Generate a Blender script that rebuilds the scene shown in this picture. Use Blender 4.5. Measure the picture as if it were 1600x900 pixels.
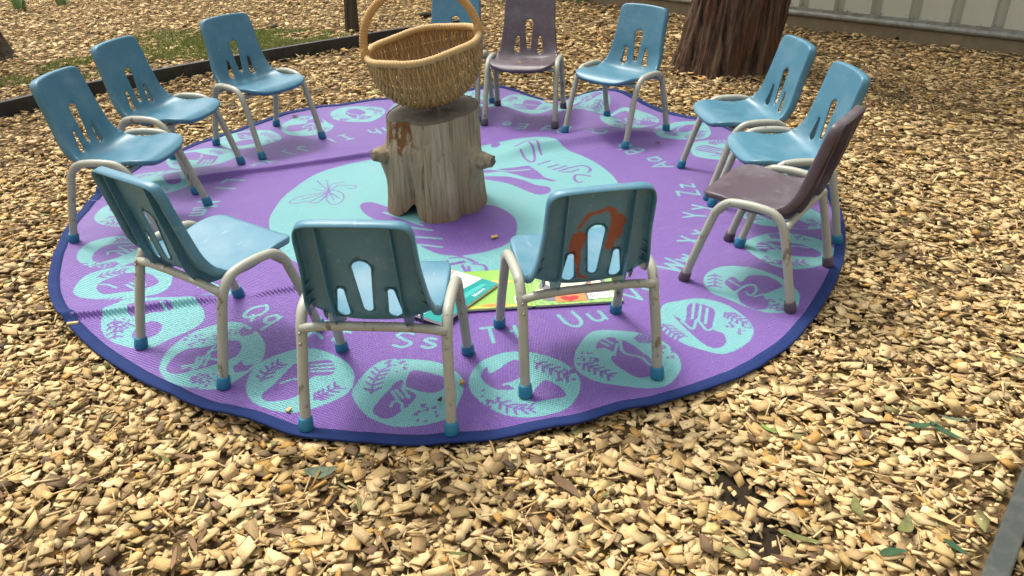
import bpy, bmesh, math, random, json
import numpy as np
from mathutils import Vector, Matrix
from mathutils.geometry import delaunay_2d_cdt
random.seed(7); RNG = np.random.default_rng(11)
R = math.radians
scene = bpy.context.scene
C = scene.collection
for o in list(bpy.data.objects): bpy.data.objects.remove(o)

# ------------------------------------------------------------------ camera
cam_d = bpy.data.cameras.new('camera'); cam = bpy.data.objects.new('camera', cam_d); C.objects.link(cam)
cam_d.sensor_width = 36.0; cam_d.lens = 27.985; cam_d.clip_end = 500; cam_d.clip_start = 0.02
fw = Vector((0, 0.87286761, -0.4879571)); rt = Vector((0.99986262, -0.00808792, -0.01446784)); up = Vector((0.01657507, 0.48789007, 0.8727477))
M = Matrix((rt, up, -fw)).transposed().to_4x4(); M.translation = Vector((0, 0, 1.245)); cam.matrix_world = M
cam_d.dof.use_dof = True; cam_d.dof.focus_distance = 2.35; cam_d.dof.aperture_fstop = 13.0
scene.camera = cam
# ------------------------------------------------------------------ sky and sun (bright overcast, light from the back left)
SUN_EL, SUN_AZ = 64.0, -40.0      # azimuth measured from +Y (away from the camera) towards +X
world = bpy.data.worlds.new('World'); scene.world = world; world.use_nodes = True
wn = world.node_tree; bg = wn.nodes['Background']
sky = wn.nodes.new('ShaderNodeTexSky'); sky.sky_type = 'NISHITA'; sky.sun_disc = False
sky.sun_elevation = R(SUN_EL); sky.sun_rotation = R(SUN_AZ); sky.air_density = 1.0; sky.dust_density = 6.0; sky.ozone_density = 0.6
hs = wn.nodes.new('ShaderNodeHueSaturation'); hs.inputs['Saturation'].default_value = 0.18
wn.links.new(sky.outputs[0], hs.inputs['Color']); wn.links.new(hs.outputs[0], bg.inputs['Color']); bg.inputs['Strength'].default_value = 0.15
sd = bpy.data.lights.new('sun', 'SUN'); sd.energy = 1.3; sd.angle = R(11); sd.color = (1.0, 0.93, 0.82)
sun = bpy.data.objects.new('sun', sd); C.objects.link(sun)
sdir = Vector((math.sin(R(SUN_AZ)) * math.cos(R(SUN_EL)), math.cos(R(SUN_AZ)) * math.cos(R(SUN_EL)), math.sin(R(SUN_EL))))
sun.rotation_euler = sdir.to_track_quat('Z', 'Y').to_euler(); sun.location = sdir * 20
vs = scene.view_settings; vs.view_transform = 'Standard'; vs.look = 'None'; vs.gamma = 1; vs.exposure = 0.90; vs.use_curve_mapping = False
scene.render.engine = 'CYCLES'

# ------------------------------------------------------------------ helpers
def tag(o, label=None, cat=None, group=None, kind=None):
    if label: o['label'] = label
    if cat: o['category'] = cat
    if group: o['group'] = group
    if kind: o['kind'] = kind
    return o
def empty(name, loc=(0, 0, 0), rz=0.0):
    o = bpy.data.objects.new(name, None); C.objects.link(o); o.location = loc; o.rotation_euler = (0, 0, rz)
    o.empty_display_size = 0.1; return o
def link(name, me, mat=None, parent=None, smooth=True):
    o = bpy.data.objects.new(name, me); C.objects.link(o)
    if mat and not me.materials: me.materials.append(mat)
    if parent: o.parent = parent
    if smooth and len(me.polygons): me.polygons.foreach_set('use_smooth', np.ones(len(me.polygons), bool))
    return o
def mesh(name, verts, faces):
    me = bpy.data.meshes.new(name); me.from_pydata([tuple(v) for v in verts], [], [tuple(f) for f in faces]); me.update(); return me
def npmesh(name, V, Q):
    """V (n,3), Q (m,k) with constant k"""
    me = bpy.data.meshes.new(name); k = Q.shape[1]
    me.vertices.add(len(V)); me.vertices.foreach_set('co', np.ascontiguousarray(V, np.float32).ravel())
    me.loops.add(Q.size); me.loops.foreach_set('vertex_index', np.ascontiguousarray(Q, np.int32).ravel())
    me.polygons.add(len(Q)); me.polygons.foreach_set('loop_start', np.arange(0, Q.size, k, dtype=np.int32))
    me.update(calc_edges=True); return me
def fattr(me, name, arr, typ='FLOAT'):
    a = me.attributes.new(name, typ, 'POINT')
    if typ == 'FLOAT': a.data.foreach_set('value', np.ascontiguousarray(arr, np.float32))
    elif typ == 'FLOAT_VECTOR': a.data.foreach_set('vector', np.ascontiguousarray(arr, np.float32).ravel())
    else: a.data.foreach_set('color', np.ascontiguousarray(arr, np.float32).ravel())
def tube(pts, rad, n=10, closed=False, cap=True):
    """swept tube -> verts, faces"""
    pts = [Vector(p) for p in pts]; m = len(pts); V = []; F = []; nrm = None
    for i, p in enumerate(pts):
        if closed: t = pts[(i + 1) % m] - pts[i - 1]
        else: t = pts[min(i + 1, m - 1)] - pts[max(i - 1, 0)]
        t.normalize()
        if nrm is None:
            nrm = Vector((0, 0, 1)) if abs(t.z) < 0.8 else Vector((1, 0, 0))
        nrm = (nrm - t * nrm.dot(t)).normalized(); b = t.cross(nrm)
        r = rad[i] if hasattr(rad, '__len__') else rad
        for k in range(n):
            a = 2 * math.pi * k / n; V.append(p + nrm * (r * math.cos(a)) + b * (r * math.sin(a)))
    for i in range(m if closed else m - 1):
        j = (i + 1) % m
        for k in range(n):
            l = (k + 1) % n; F.append((i * n + k, i * n + l, j * n + l, j * n + k))
    if cap and not closed:
        F.append(tuple(range(n - 1, -1, -1))); F.append(tuple((m - 1) * n + k for k in range(n)))
    return V, F
def catmull(P, sub=8, closed=False):
    P = np.asarray(P, float); n = len(P); out = []
    for i in range(n if closed else n - 1):
        p0 = P[(i - 1) % n] if closed or i > 0 else 2 * P[0] - P[1]
        p1 = P[i]; p2 = P[(i + 1) % n]
        p3 = P[(i + 2) % n] if closed or i < n - 2 else 2 * P[-1] - P[-2]
        for k in range(sub):
            t = k / sub
            out.append(0.5 * ((2 * p1) + (-p0 + p2) * t + (2 * p0 - 5 * p1 + 4 * p2 - p3) * t * t + (-p0 + 3 * p1 - 3 * p2 + p3) * t ** 3))
    if not closed: out.append(P[-1])
    return np.array(out)
def lathe(prof, n=20, z_axis=True):
    V = []; F = []
    for r, z in prof:
        for k in range(n):
            a = 2 * math.pi * k / n; V.append((r * math.cos(a), r * math.sin(a), z))
    for i in range(len(prof) - 1):
        for k in range(n):
            l = (k + 1) % n; F.append((i * n + k, i * n + l, (i + 1) * n + l, (i + 1) * n + k))
    F.append(tuple(range(n - 1, -1, -1))); F.append(tuple((len(prof) - 1) * n + k for k in range(n)))
    return V, F
def box(x0, x1, y0, y1, z0, z1):
    V = [(x, y, z) for z in (z0, z1) for y in (y0, y1) for x in (x0, x1)]
    return V, [(0, 2, 3, 1), (4, 5, 7, 6), (0, 1, 5, 4), (2, 6, 7, 3), (0, 4, 6, 2), (1, 3, 7, 5)]
def bevel(o, w=0.003, seg=2):
    m = o.modifiers.new('bevel', 'BEVEL'); m.width = w; m.segments = seg; m.limit_method = 'ANGLE'; m.angle_limit = R(35); return o
# cheap value noise on numpy arrays
_perm = RNG.random((64, 64, 64)).astype(np.float32)
def vnoise(x, y, z=0.0):
    x, y, z = np.broadcast_arrays(np.asarray(x, float), np.asarray(y, float), np.asarray(z, float))
    xi = np.floor(x).astype(int); yi = np.floor(y).astype(int); zi = np.floor(z).astype(int)
    fx = x - xi; fy = y - yi; fz = z - zi
    fx = fx * fx * (3 - 2 * fx); fy = fy * fy * (3 - 2 * fy); fz = fz * fz * (3 - 2 * fz)
    g = lambda a, b, c: _perm[(xi + a) % 64, (yi + b) % 64, (zi + c) % 64]
    def l2(c): return (g(0, 0, c) * (1 - fx) + g(1, 0, c) * fx) * (1 - fy) + (g(0, 1, c) * (1 - fx) + g(1, 1, c) * fx) * fy
    return l2(0) * (1 - fz) + l2(1) * fz
def fbm(x, y, z=0.0, o=3):
    s = 0; a = 0.5; t = 0
    for k in range(o):
        s = s + a * vnoise(x * 2 ** k + 7.3 * k, y * 2 ** k + 3.1 * k, np.asarray(z) * 2 ** k); t += a; a *= 0.5
    return s / t

# ------------------------------------------------------------------ materials
def mat(name, col=(0.5, 0.5, 0.5), rough=0.5, spec=0.5, metal=0.0):
    m = bpy.data.materials.new(name); m.use_nodes = True; b = m.node_tree.nodes['Principled BSDF']
    b.inputs['Base Color'].default_value = (*col, 1); b.inputs['Roughness'].default_value = rough
    b.inputs['Specular IOR Level'].default_value = spec; b.inputs['Metallic'].default_value = metal
    return m
class NT:
    """tiny node-graph helper"""
    def __init__(s, m): s.t = m.node_tree; s.b = s.t.nodes['Principled BSDF']
    def n(s, typ, ins=None, **kw):
        nd = s.t.nodes.new('ShaderNode' + typ)
        for k, v in kw.items(): setattr(nd, k, v)
        for k, v in (ins or {}).items(): s.set(nd.inputs[k], v)
        return nd
    def set(s, inp, v):
        if isinstance(v, bpy.types.NodeSocket): s.t.links.new(v, inp)
        elif isinstance(v, bpy.types.Node): s.t.links.new(v.outputs[0], inp)
        else:
            if hasattr(inp.default_value, '__len__') and len(inp.default_value) == 4 and len(v) == 3: v = (*v, 1)
            inp.default_value = v
    def noise(s, vec, scale, detail=3, rough=0.55): return s.n('TexNoise', {'Vector': vec, 'Scale': scale, 'Detail': detail, 'Roughness': rough})
    def ramp(s, fac, stops):
        r = s.n('ValToRGB', {'Fac': fac}); e = r.color_ramp.elements
        while len(e) < len(stops): e.new(0.5)
        for q, (p, c) in zip(e, stops):
            q.position = p; q.color = (c, c, c, 1) if not hasattr(c, '__len__') else (*c, 1)
        return r
    def mix(s, fac, a, b, mode='MIX'):
        m = s.n('Mix', data_type='RGBA', blend_type=mode)
        s.set(m.inputs[0], fac); s.set(m.inputs[6], a); s.set(m.inputs[7], b); return m.outputs[2]
    def math(s, op, a, b=0.0, c=None, clamp=False):
        m = s.n('Math', operation=op, use_clamp=clamp); s.set(m.inputs[0], a); s.set(m.inputs[1], b)
        if c is not None: s.set(m.inputs[2], c)
        return m.outputs[0]
    def obj(s): return s.n('TexCoord').outputs['Object']
    def scale(s, vec, sc): return s.n('Mapping', {'Vector': vec, 'Scale': sc}).outputs[0]
    def attr(s, name): return s.n('Attribute', attribute_name=name)
    def col(s, v): s.set(s.b.inputs['Base Color'], v)
    def rough(s, v): s.set(s.b.inputs['Roughness'], v)
    def bump(s, h, strength=0.3, dist=0.002):
        b = s.n('Bump', {'Height': h, 'Strength': strength, 'Distance': dist}); s.t.links.new(b.outputs[0], s.b.inputs['Normal'])

def plastic(name, c1, c2, smear=False):
    m = mat(name, c1, 0.42, 0.5); t = NT(m); o = t.obj()
    rnd = t.n('ObjectInfo').outputs['Random']
    col = t.mix(t.math('MULTIPLY', rnd, 0.8), c1, c2)
    shf = t.n('VectorMath', {0: o, 1: t.n('CombineXYZ', {'X': t.math('MULTIPLY', rnd, 13.0), 'Y': t.math('MULTIPLY', rnd, 7.0)})}, operation='ADD').outputs[0]
    dust = t.ramp(t.noise(shf, 9, 6, 0.65), [(0.48, 0.0), (0.75, 1.0)])
    col = t.mix(t.math('MULTIPLY', dust, 0.11), col, (0.60, 0.64, 0.62))
    scuff = t.ramp(t.noise(t.scale(shf, (1, 0.18, 0.6)), 90, 4, 0.65), [(0.62, 0.0), (0.72, 1.0)])
    col = t.mix(t.math('MULTIPLY', scuff, 0.18), col, (0.55, 0.62, 0.64))
    if smear:
        a = t.attr('smear').outputs['Fac']
        nz = t.noise(t.scale(o, (1, 1, 0.35)), 130, 4, 0.7)
        k = t.ramp(t.math('ADD', a, t.math('MULTIPLY', t.math('SUBTRACT', nz, 0.5), 0.8)), [(0.42, 0.0), (0.60, 1.0)])
        col = t.mix(t.math('MULTIPLY', k, 0.92), col, (0.26, 0.055, 0.016))
    t.col(col)
    t.rough(t.math('ADD', t.math('MULTIPLY', dust, 0.16), 0.38))
    t.bump(t.noise(o, 420, 2), 0.05, 0.001)
    return m
BLUE1, BLUE2 = (0.047, 0.160, 0.225), (0.068, 0.195, 0.262)
M_blue = plastic('blue_plastic', BLUE1, BLUE2)
M_blue_smear = plastic('blue_plastic_with_paint', BLUE1, BLUE2, True)
M_mauve = plastic('mauve_plastic', (0.080, 0.057, 0.068), (0.095, 0.070, 0.080))
M_capb = mat('blue_rubber_cap', (0.018, 0.160, 0.260), 0.5); M_capm = mat('mauve_rubber_cap', (0.085, 0.062, 0.076), 0.5)
def painted_steel():
    m = mat('painted_steel', (0.36, 0.36, 0.29), 0.42); t = NT(m); o = t.obj()
    rnd = t.n('ObjectInfo').outputs['Random']
    shift = t.n('VectorMath', {0: o, 1: t.n('CombineXYZ', {'X': t.math('MULTIPLY', rnd, 17.0), 'Y': t.math('MULTIPLY', rnd, 31.0)})}, operation='ADD').outputs[0]
    col = t.mix(t.noise(shift, 14, 3), (0.29, 0.295, 0.24), (0.38, 0.375, 0.295))
    rust = t.ramp(t.noise(t.scale(shift, (1, 1, 0.45)), 30, 5, 0.62), [(0.605, 0.0), (0.67, 1.0)])
    col = t.mix(t.math('MULTIPLY', rust, 0.85), col, (0.12, 0.085, 0.05))
    fine = t.ramp(t.noise(shift, 150, 3, 0.7), [(0.70, 0.0), (0.76, 1.0)])
    col = t.mix(t.math('MULTIPLY', fine, 0.6), col, (0.10, 0.075, 0.05))
    t.col(col); t.rough(t.math('ADD', t.math('MULTIPLY', rust, 0.35), 0.38)); return m
M_steel = painted_steel()

def chip_mat():
    m = mat('wood_chip_wood', (0.5, 0.35, 0.15), 0.72, 0.3); t = NT(m)
    c = t.attr('chipcol').outputs['Color']; l = t.attr('chiploc').outputs['Vector']
    g1 = t.noise(t.scale(l, (35, 420, 200)), 1.0, 3, 0.6)
    g2 = t.noise(t.scale(l, (60, 60, 60)), 1.0, 2, 0.5)
    k = t.ramp(g1, [(0.25, 0.66), (0.5, 0.98), (0.8, 1.18)])
    col = t.mix(1.0, c, k.outputs[0], 'MULTIPLY')
    col = t.mix(t.math('MULTIPLY', t.ramp(g2, [(0.52, 0.0), (0.72, 1.0)]), 0.30), col, (0.20, 0.12, 0.05))
    t.col(col); t.bump(g1, 0.5, 0.0012); return m
M_chip = chip_mat()
def soil_mat():
    m = mat('soil_and_chips', (0.06, 0.04, 0.025), 0.9, 0.2); t = NT(m); o = t.obj()
    v = t.n('TexVoronoi', {'Vector': t.scale(o, (38, 62, 1)), 'Scale': 1.0, 'Randomness': 1.0})
    rc = t.n('SeparateColor', {0: v.outputs['Color']}).outputs[0]
    dirtk = t.math('MULTIPLY', t.attr('bare').outputs['Fac'], 1.0, clamp=True)
    near = t.mix(dirtk, t.mix(t.noise(o, 55, 6, 0.7), (0.07, 0.043, 0.019), (0.26, 0.17, 0.075)), t.mix(t.noise(o, 55, 6, 0.7), (0.010, 0.007, 0.004), (0.050, 0.033, 0.018)))
    chips = t.ramp(rc, [(0.0, (0.05, 0.03, 0.015)), (0.35, (0.16, 0.10, 0.045)), (0.7, (0.34, 0.23, 0.10)), (1.0, (0.48, 0.35, 0.17))])
    geo = t.n('NewGeometry').outputs['Position']; ln = t.n('VectorMath', {0: geo, 1: (0, 3.5, 0)}, operation='DISTANCE').outputs['Value']
    far = t.n('MapRange', {'Value': ln, 'From Min': 5.0, 'From Max': 7.5}).outputs[0]
    t.col(t.mix(far, near, chips)); t.bump(t.noise(o, 120, 5, 0.7), 0.7, 0.006); return m
M_soil = soil_mat()
# ------------------------------------------------------------------ ground
RUG_C = np.array([-0.207, 2.987]); RUG_R = 1.495
RT = np.array([(-180, 1.0), (-157.1, 0.985), (-147.9, 0.998), (-138.9, 0.985), (-127.7, 0.979), (-117.3, 0.99), (-107.7, 1.010), (-99.8, 1.018), (-88.7, 1.015), (-82.4, 1.012), (-72.4, 1.004), (-63.3, 1.008), (-55.4, 1.007), (-47.2, 0.995), (-37.5, 0.980), (-21.2, 0.973), (-0.5, 1.0), (20, .995), (40, 1.005), (60, .99), (80, 1.0), (100, 1.01), (117.1, 1.018), (141.4, 0.990), (164.9, 1.006), (180, 1.0)])
def rug_radius(th):  # th radians
    t = np.concatenate([RT[:-1, 0] - 360, RT[:-1, 0], RT[:, 0] + 360]); v = np.concatenate([RT[:-1, 1], RT[:-1, 1], RT[:, 1]])
    d = np.degrees(np.asarray(th)); acc = 0
    for off in (-6, -3, 0, 3, 6): acc = acc + np.interp(d + off, t, v)
    return RUG_R * acc / 5
N = 90
xs = np.unique(np.concatenate([[-150, -60, -25], np.linspace(-10, 10, N), np.linspace(0.3, 0.75, 30), [25, 60, 150]]))
ys = np.unique(np.concatenate([[-150, -60, -20], np.linspace(-5, 15, N), np.linspace(0.95, 1.6, 40), [30, 70, 200]]))
X, Y = np.meshgrid(xs, ys, indexing='ij')
def ground_z(x, y): return -0.034 + 0.010 * (fbm(x * 1.7 + 50, y * 1.7 + 50, 0.3) - 0.5)
Z = np.where((abs(X) < 11) & (abs(Y - 5) < 11), ground_z(X, Y), -0.03)
n1, n2 = X.shape; idx = np.arange(n1 * n2).reshape(n1, n2)
Q = np.stack([idx[:-1, :-1], idx[1:, :-1], idx[1:, 1:], idx[:-1, 1:]], -1).reshape(-1, 4)
ground = link('ground', npmesh('ground', np.stack([X, Y, Z], -1).reshape(-1, 3), Q), M_soil); tag(ground, kind='structure')
SOIL = [(0.485, 1.36, 0.06), (0.50, 1.29, 0.065), (0.53, 1.19, 0.045)]
bare_ = np.zeros(X.size)
for sx, sy, sr in SOIL: bare_ = np.maximum(bare_, np.clip(2.2 - np.hypot(X.ravel() - sx, Y.ravel() - sy) / sr, 0, 1))
fattr(ground.data, 'bare', bare_)

# lines of the place
ED = np.array([(-3.75, 2.85), (-3.2, 3.66), (-2.766, 4.26), (-2.416, 4.70), (-1.611, 5.443), (-0.735, 6.131), (-0.25, 6.49)])
FP0 = Vector((0.785, 7.449, 0)); FD = (Vector((3.375, 5.271, 0)) - FP0).normalized(); FN = Vector((FD.y, -FD.x, 0))
if FN.y > 0: FN = -FN
TREE = np.array([1.36, 5.10]); TREE_R = 0.27
E2a = np.array([0.846, 1.018]); E2b = np.array([1.074, 1.288]); e2d = (E2b - E2a) / np.linalg.norm(E2b - E2a)

# ------------------------------------------------------------------ wood chips
def side_edge(x, y):   # signed distance to the left edging polyline (positive beyond it)
    best = np.full(x.shape, 9.0); sgn = np.ones(x.shape)
    for a, b in zip(ED[:-1], ED[1:]):
        d = b - a; L = np.hypot(*d); d = d / L
        t = np.clip((x - a[0]) * d[0] + (y - a[1]) * d[1], 0, L); dx = x - a[0] - d[0] * t; dy = y - a[1] - d[1] * t
        q = np.hypot(dx, dy); s = np.sign(d[0] * dy - d[1] * dx); m = q < best; best = np.where(m, q, best); sgn = np.where(m, s, sgn)
    return best * sgn
def sample_points():
    P = []
    for (x0, x1, y0, y1, dens) in [(-1.9, 1.9, 0.55, 2.2, 5600), (-2.9, -1.0, 2.2, 3.5, 3700), (0.7, 2.8, 2.2, 3.5, 3700), (-1.0, 0.7, 2.2, 3.5, 300), (-4.4, 4.4, 3.5, 5.2, 2300), (-5.4, 5.2, 5.2, 8.4, 1400), (-3.6, -2.9, 0.4, 3.5, 900), (2.8, 3.8, 0.4, 3.5, 900), (-2.9, -1.9, 0.4, 2.2, 1400), (1.9, 2.8, 0.4, 2.2, 1400), (-1.9, 1.9, 0.0, 0.55, 1200), (-6.5, 6.0, 8.4, 10.0, 500)]:
        n = int((x1 - x0) * (y1 - y0) * dens); P.append(np.stack([RNG.uniform(x0, x1, n), RNG.uniform(y0, y1, n)], 1))
    P = np.concatenate(P); x, y = P[:, 0], P[:, 1]
    dx, dy = x - RUG_C[0], y - RUG_C[1]; keep = np.hypot(dx, dy) > rug_radius(np.arctan2(dy, dx)) - 0.07
    keep &= np.hypot(x - TREE[0], y - TREE[1]) > TREE_R - 0.02
    keep &= ((x - FP0.x) * FN.x + (y - FP0.y) * FN.y) > 0.0
    keep &= abs(side_edge(x, y)) > 0.028
    ln = (x - E2a[0]) * e2d[1] - (y - E2a[1]) * e2d[0]; keep &= ~((ln > -0.008) & (ln < 0.052) & ((x - E2a[0]) * e2d[0] + (y - E2a[1]) * e2d[1] > -0.6) & ((x - E2a[0]) * e2d[0] + (y - E2a[1]) * e2d[1] < 0.60))
    fx, fy = 0.5 * 1.28, 0
    for sx, sy, sr in SOIL: keep &= (np.hypot(x - sx, (y - sy)) > sr * RNG.uniform(0.35, 1.5, len(x))) | (RNG.random(len(x)) < 0.22)
    return P[keep]
P = sample_points(); n = len(P)
x, y = P[:, 0], P[:, 1]
rug_d = np.hypot(x - RUG_C[0], y - RUG_C[1]) - rug_radius(np.arctan2(y - RUG_C[1], x - RUG_C[0]))
beyond = side_edge(x, y) > 0
L = np.clip(RNG.lognormal(math.log(0.0252), 0.34, n), 0.010, 0.062) * np.where(y > 5.0, 1.18, 1.0)
W = L * np.clip(RNG.normal(0.66, 0.18, n), 0.2, 1.0)
L = np.where(RNG.random(n) < 0.30, RNG.uniform(0.006, 0.013, n), L); W = np.minimum(W, L)
splint = RNG.random(n) < 0.22; L = np.where(splint, L * 1.6, L); W = np.where(splint, RNG.uniform(0.0022, 0.0065, n), np.clip(W, 0.005, 0.029))
T = np.clip(RNG.normal(0.0030, 0.0012, n), 0.0012, 0.007); T = np.where(splint, np.minimum(T, 0.0035), T)
layer = RNG.random(n)
tilt = np.abs(RNG.normal(0, 0.165, n)) + np.where(RNG.random(n) < 0.10, 0.4, 0)
z = ground_z(x, y) + 0.006 + 0.026 * layer + 0.25 * L * np.sin(np.minimum(tilt, 1.2)) * 0.8
z = np.where(rug_d < 0.5 * L, np.minimum(z, -0.010), z); tilt = np.where(rug_d < 0.5 * L, tilt * 0.4, tilt)
yaw = RNG.uniform(0, 2 * np.pi, n); tdir = RNG.uniform(0, 2 * np.pi, n)
# local corners: skewed slab with slanted ends
sk = RNG.normal(0, 0.35, n) * W; sl = RNG.normal(0, 0.6, n) * T
cx = np.array([-1, 1, 1, -1, -1, 1, 1, -1]) * 0.5; cy = np.array([-1, -1, 1, 1, -1, -1, 1, 1]) * 0.5; cz = np.array([-1, -1, -1, -1, 1, 1, 1, 1]) * 0.5
jl = RNG.normal(0, 0.055, (n, 8)); jw = RNG.normal(0, 0.055, (n, 8)); jl[:, 4:] = jl[:, :4] + RNG.normal(0, .03, (n, 4)); jw[:, 4:] = jw[:, :4] + RNG.normal(0, .04, (n, 4))
taper = np.where(RNG.random(n) < 0.25, RNG.uniform(0.15, 0.7, n), 1.0)[:, None]
wy = cy[None] * np.where(cx[None] > 0, taper, 1.0) + jw
lx = (cx[None] + jl) * L[:, None] + cy[None] * sk[:, None] + cz[None] * sl[:, None]
ly = wy * W[:, None]; lz = cz[None] * T[:, None] * (1 + RNG.normal(0, 0.12, (n, 8)))
lz = lz + (lx / L[:, None]) ** 2 * (RNG.normal(0, 0.05, n) * L)[:, None]
loc = np.stack([lx + RNG.uniform(0, 50, n)[:, None], ly + RNG.uniform(0, 50, n)[:, None], lz], -1)
ca, sa = np.cos(yaw)[:, None], np.sin(yaw)[:, None]
gx = lx * ca - ly * sa; gy = lx * sa + ly * ca; gz = lz
ax, ay = np.cos(tdir)[:, None], np.sin(tdir)[:, None]; ct, st = np.cos(tilt)[:, None], np.sin(tilt)[:, None]
dot = gx * ax + gy * ay
rx = gx * ct + (ay * gz) * st + ax * dot * (1 - ct); ry = gy * ct - (ax * gz) * st + ay * dot * (1 - ct); rz_ = gz * ct + (ax * gy - ay * gx) * st
VX = np.stack([rx + x[:, None], ry + y[:, None], rz_ + z[:, None]], -1)      # n,8,3
pal = np.array([(0.58, 0.425, 0.210), (0.52, 0.360, 0.155), (0.44, 0.290, 0.112), (0.42, 0.235, 0.062), (0.27, 0.180, 0.078), (0.150, 0.095, 0.048), (0.05, 0.033, 0.022), (0.22, 0.19, 0.075)])
def pick(w): w = np.array(w, float); return RNG.choice(len(pal), n, p=w / w.sum())
near = pick([48, 26, 11, 3.5, 6, 2.5, 1.0, 0.9]); mid = pick([34, 28, 18, 5, 9, 4, 1.5, 1.2]); bey = pick([36, 30, 16, 3, 8, 3, 1, 5])
mfac = np.clip((y - 2.2) / 2.8, 0, 1); k = np.where(RNG.random(n) < mfac, mid, near); k = np.where(beyond, bey, k)
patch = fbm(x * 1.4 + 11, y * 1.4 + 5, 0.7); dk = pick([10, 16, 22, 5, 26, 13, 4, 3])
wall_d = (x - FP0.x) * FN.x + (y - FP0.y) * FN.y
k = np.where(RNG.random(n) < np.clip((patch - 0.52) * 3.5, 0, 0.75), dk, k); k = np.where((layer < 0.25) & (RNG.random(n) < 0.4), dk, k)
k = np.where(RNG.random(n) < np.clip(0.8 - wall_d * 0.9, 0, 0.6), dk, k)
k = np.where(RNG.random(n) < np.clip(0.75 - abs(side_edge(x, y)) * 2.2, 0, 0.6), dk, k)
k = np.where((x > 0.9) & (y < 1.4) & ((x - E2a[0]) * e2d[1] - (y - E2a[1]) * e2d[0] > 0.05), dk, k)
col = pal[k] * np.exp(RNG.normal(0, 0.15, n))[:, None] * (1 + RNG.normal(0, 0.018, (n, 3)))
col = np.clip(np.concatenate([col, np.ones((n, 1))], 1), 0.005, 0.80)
BOXF = np.array([(0, 3, 2, 1), (4, 5, 6, 7), (0, 1, 5, 4), (1, 2, 6, 5), (2, 3, 7, 6), (3, 0, 4, 7)])
# the 300 that show largest: closest to the lens, on the top layer and in the frame
ctr = np.stack([x, y, z], 1) - np.array([0, 0, 1.245]); dep = ctr @ np.array(fw); u = ctr @ np.array(rt) / dep; v = ctr @ np.array(up) / dep
infr = (abs(u) < 0.635) & (abs(v) < 0.355)
score = np.where(infr & (layer > 0.62) & ~splint, (L * W * np.cos(tilt)) / dep ** 2, 0)
top = np.argsort(-score)[:300]; rest = np.ones(n, bool); rest[top] = False
def chip_mesh(name, sel):
    m = len(sel); Vv = VX[sel].reshape(-1, 3); Qq = (BOXF[None] + 8 * np.arange(m)[:, None, None]).reshape(-1, 4)
    me = npmesh(name, Vv, Qq); fattr(me, 'chipcol', np.repeat(col[sel], 8, 0), 'FLOAT_COLOR'); fattr(me, 'chiploc', loc[sel].reshape(-1, 3), 'FLOAT_VECTOR')
    me.materials.append(M_chip); return me
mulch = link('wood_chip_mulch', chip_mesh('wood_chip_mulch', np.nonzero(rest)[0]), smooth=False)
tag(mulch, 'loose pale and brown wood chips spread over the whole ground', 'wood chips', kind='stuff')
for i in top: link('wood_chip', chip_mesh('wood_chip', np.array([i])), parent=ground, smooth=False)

# ------------------------------------------------------------------ black edging at the back left, grey edging at the front right
M_edge = mat('black_recycled_plastic', (0.018, 0.019, 0.017), 0.55); t = NT(M_edge); o_ = t.obj()
t.col(t.mix(t.ramp(t.noise(o_, 11, 5, 0.65), [(0.45, 0), (0.75, 1)]), (0.016, 0.017, 0.015), (0.05, 0.046, 0.036)))
M_edge2 = mat('grey_recycled_plastic', (0.04, 0.044, 0.038), 0.5); t = NT(M_edge2); o_ = t.obj()
t.col(t.mix(t.ramp(t.noise(o_, 26, 6, 0.7), [(0.42, 0), (0.72, 1)]), (0.036, 0.042, 0.036), (0.075, 0.075, 0.06))); t.bump(t.noise(o_, 90, 4), 0.2, 0.002)
def board(name, pts, th, z0, z1, m, parent, off=0.0):
    pts = catmull(pts, 6); V = []; F = []
    for i, p in enumerate(pts):
        d = pts[min(i + 1, len(pts) - 1)] - pts[max(i - 1, 0)]; d /= np.hypot(*d); nn = np.array([-d[1], d[0]])
        a = p + nn * (off - th / 2); b = p + nn * (off + th / 2)
        V += [(a[0], a[1], z0), (a[0], a[1], z1), (b[0], b[1], z1), (b[0], b[1], z0)]
    for i in range(len(pts) - 1):
        for q in range(4): F.append((4 * i + q, 4 * i + (q + 1) % 4, 4 * i + 4 + (q + 1) % 4, 4 * i + 4 + q))
    F += [(3, 2, 1, 0), tuple(4 * (len(pts) - 1) + q for q in range(4))]
    o = link(name, mesh(name, V, F), m, parent, smooth=False); bevel(o, 0.004); return o
e1 = empty('garden_edging', (0, 0, 0)); tag(e1, 'long black board edging running behind the left chairs', 'edging')
board('board', ED[:6], 0.032, -0.06, 0.062, M_edge, e1); board('board', [ED[5] + (0.02, 0.014), ED[6]], 0.030, -0.06, 0.055, M_edge, e1, 0.012)
e2 = empty('garden_edging', (0, 0, 0)); tag(e2, 'short grey board edging in the lower right corner of the photo', 'edging')
board('board', [E2a - e2d * 0.6 + np.array([0.024, -0.018]), E2a + np.array([0.024, -0.018]), E2b + np.array([0.024, -0.018]), E2b + e2d * 0.22 + np.array([0.030, -0.018])], 0.044, -0.06, 0.05, M_edge2, e2)

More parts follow.
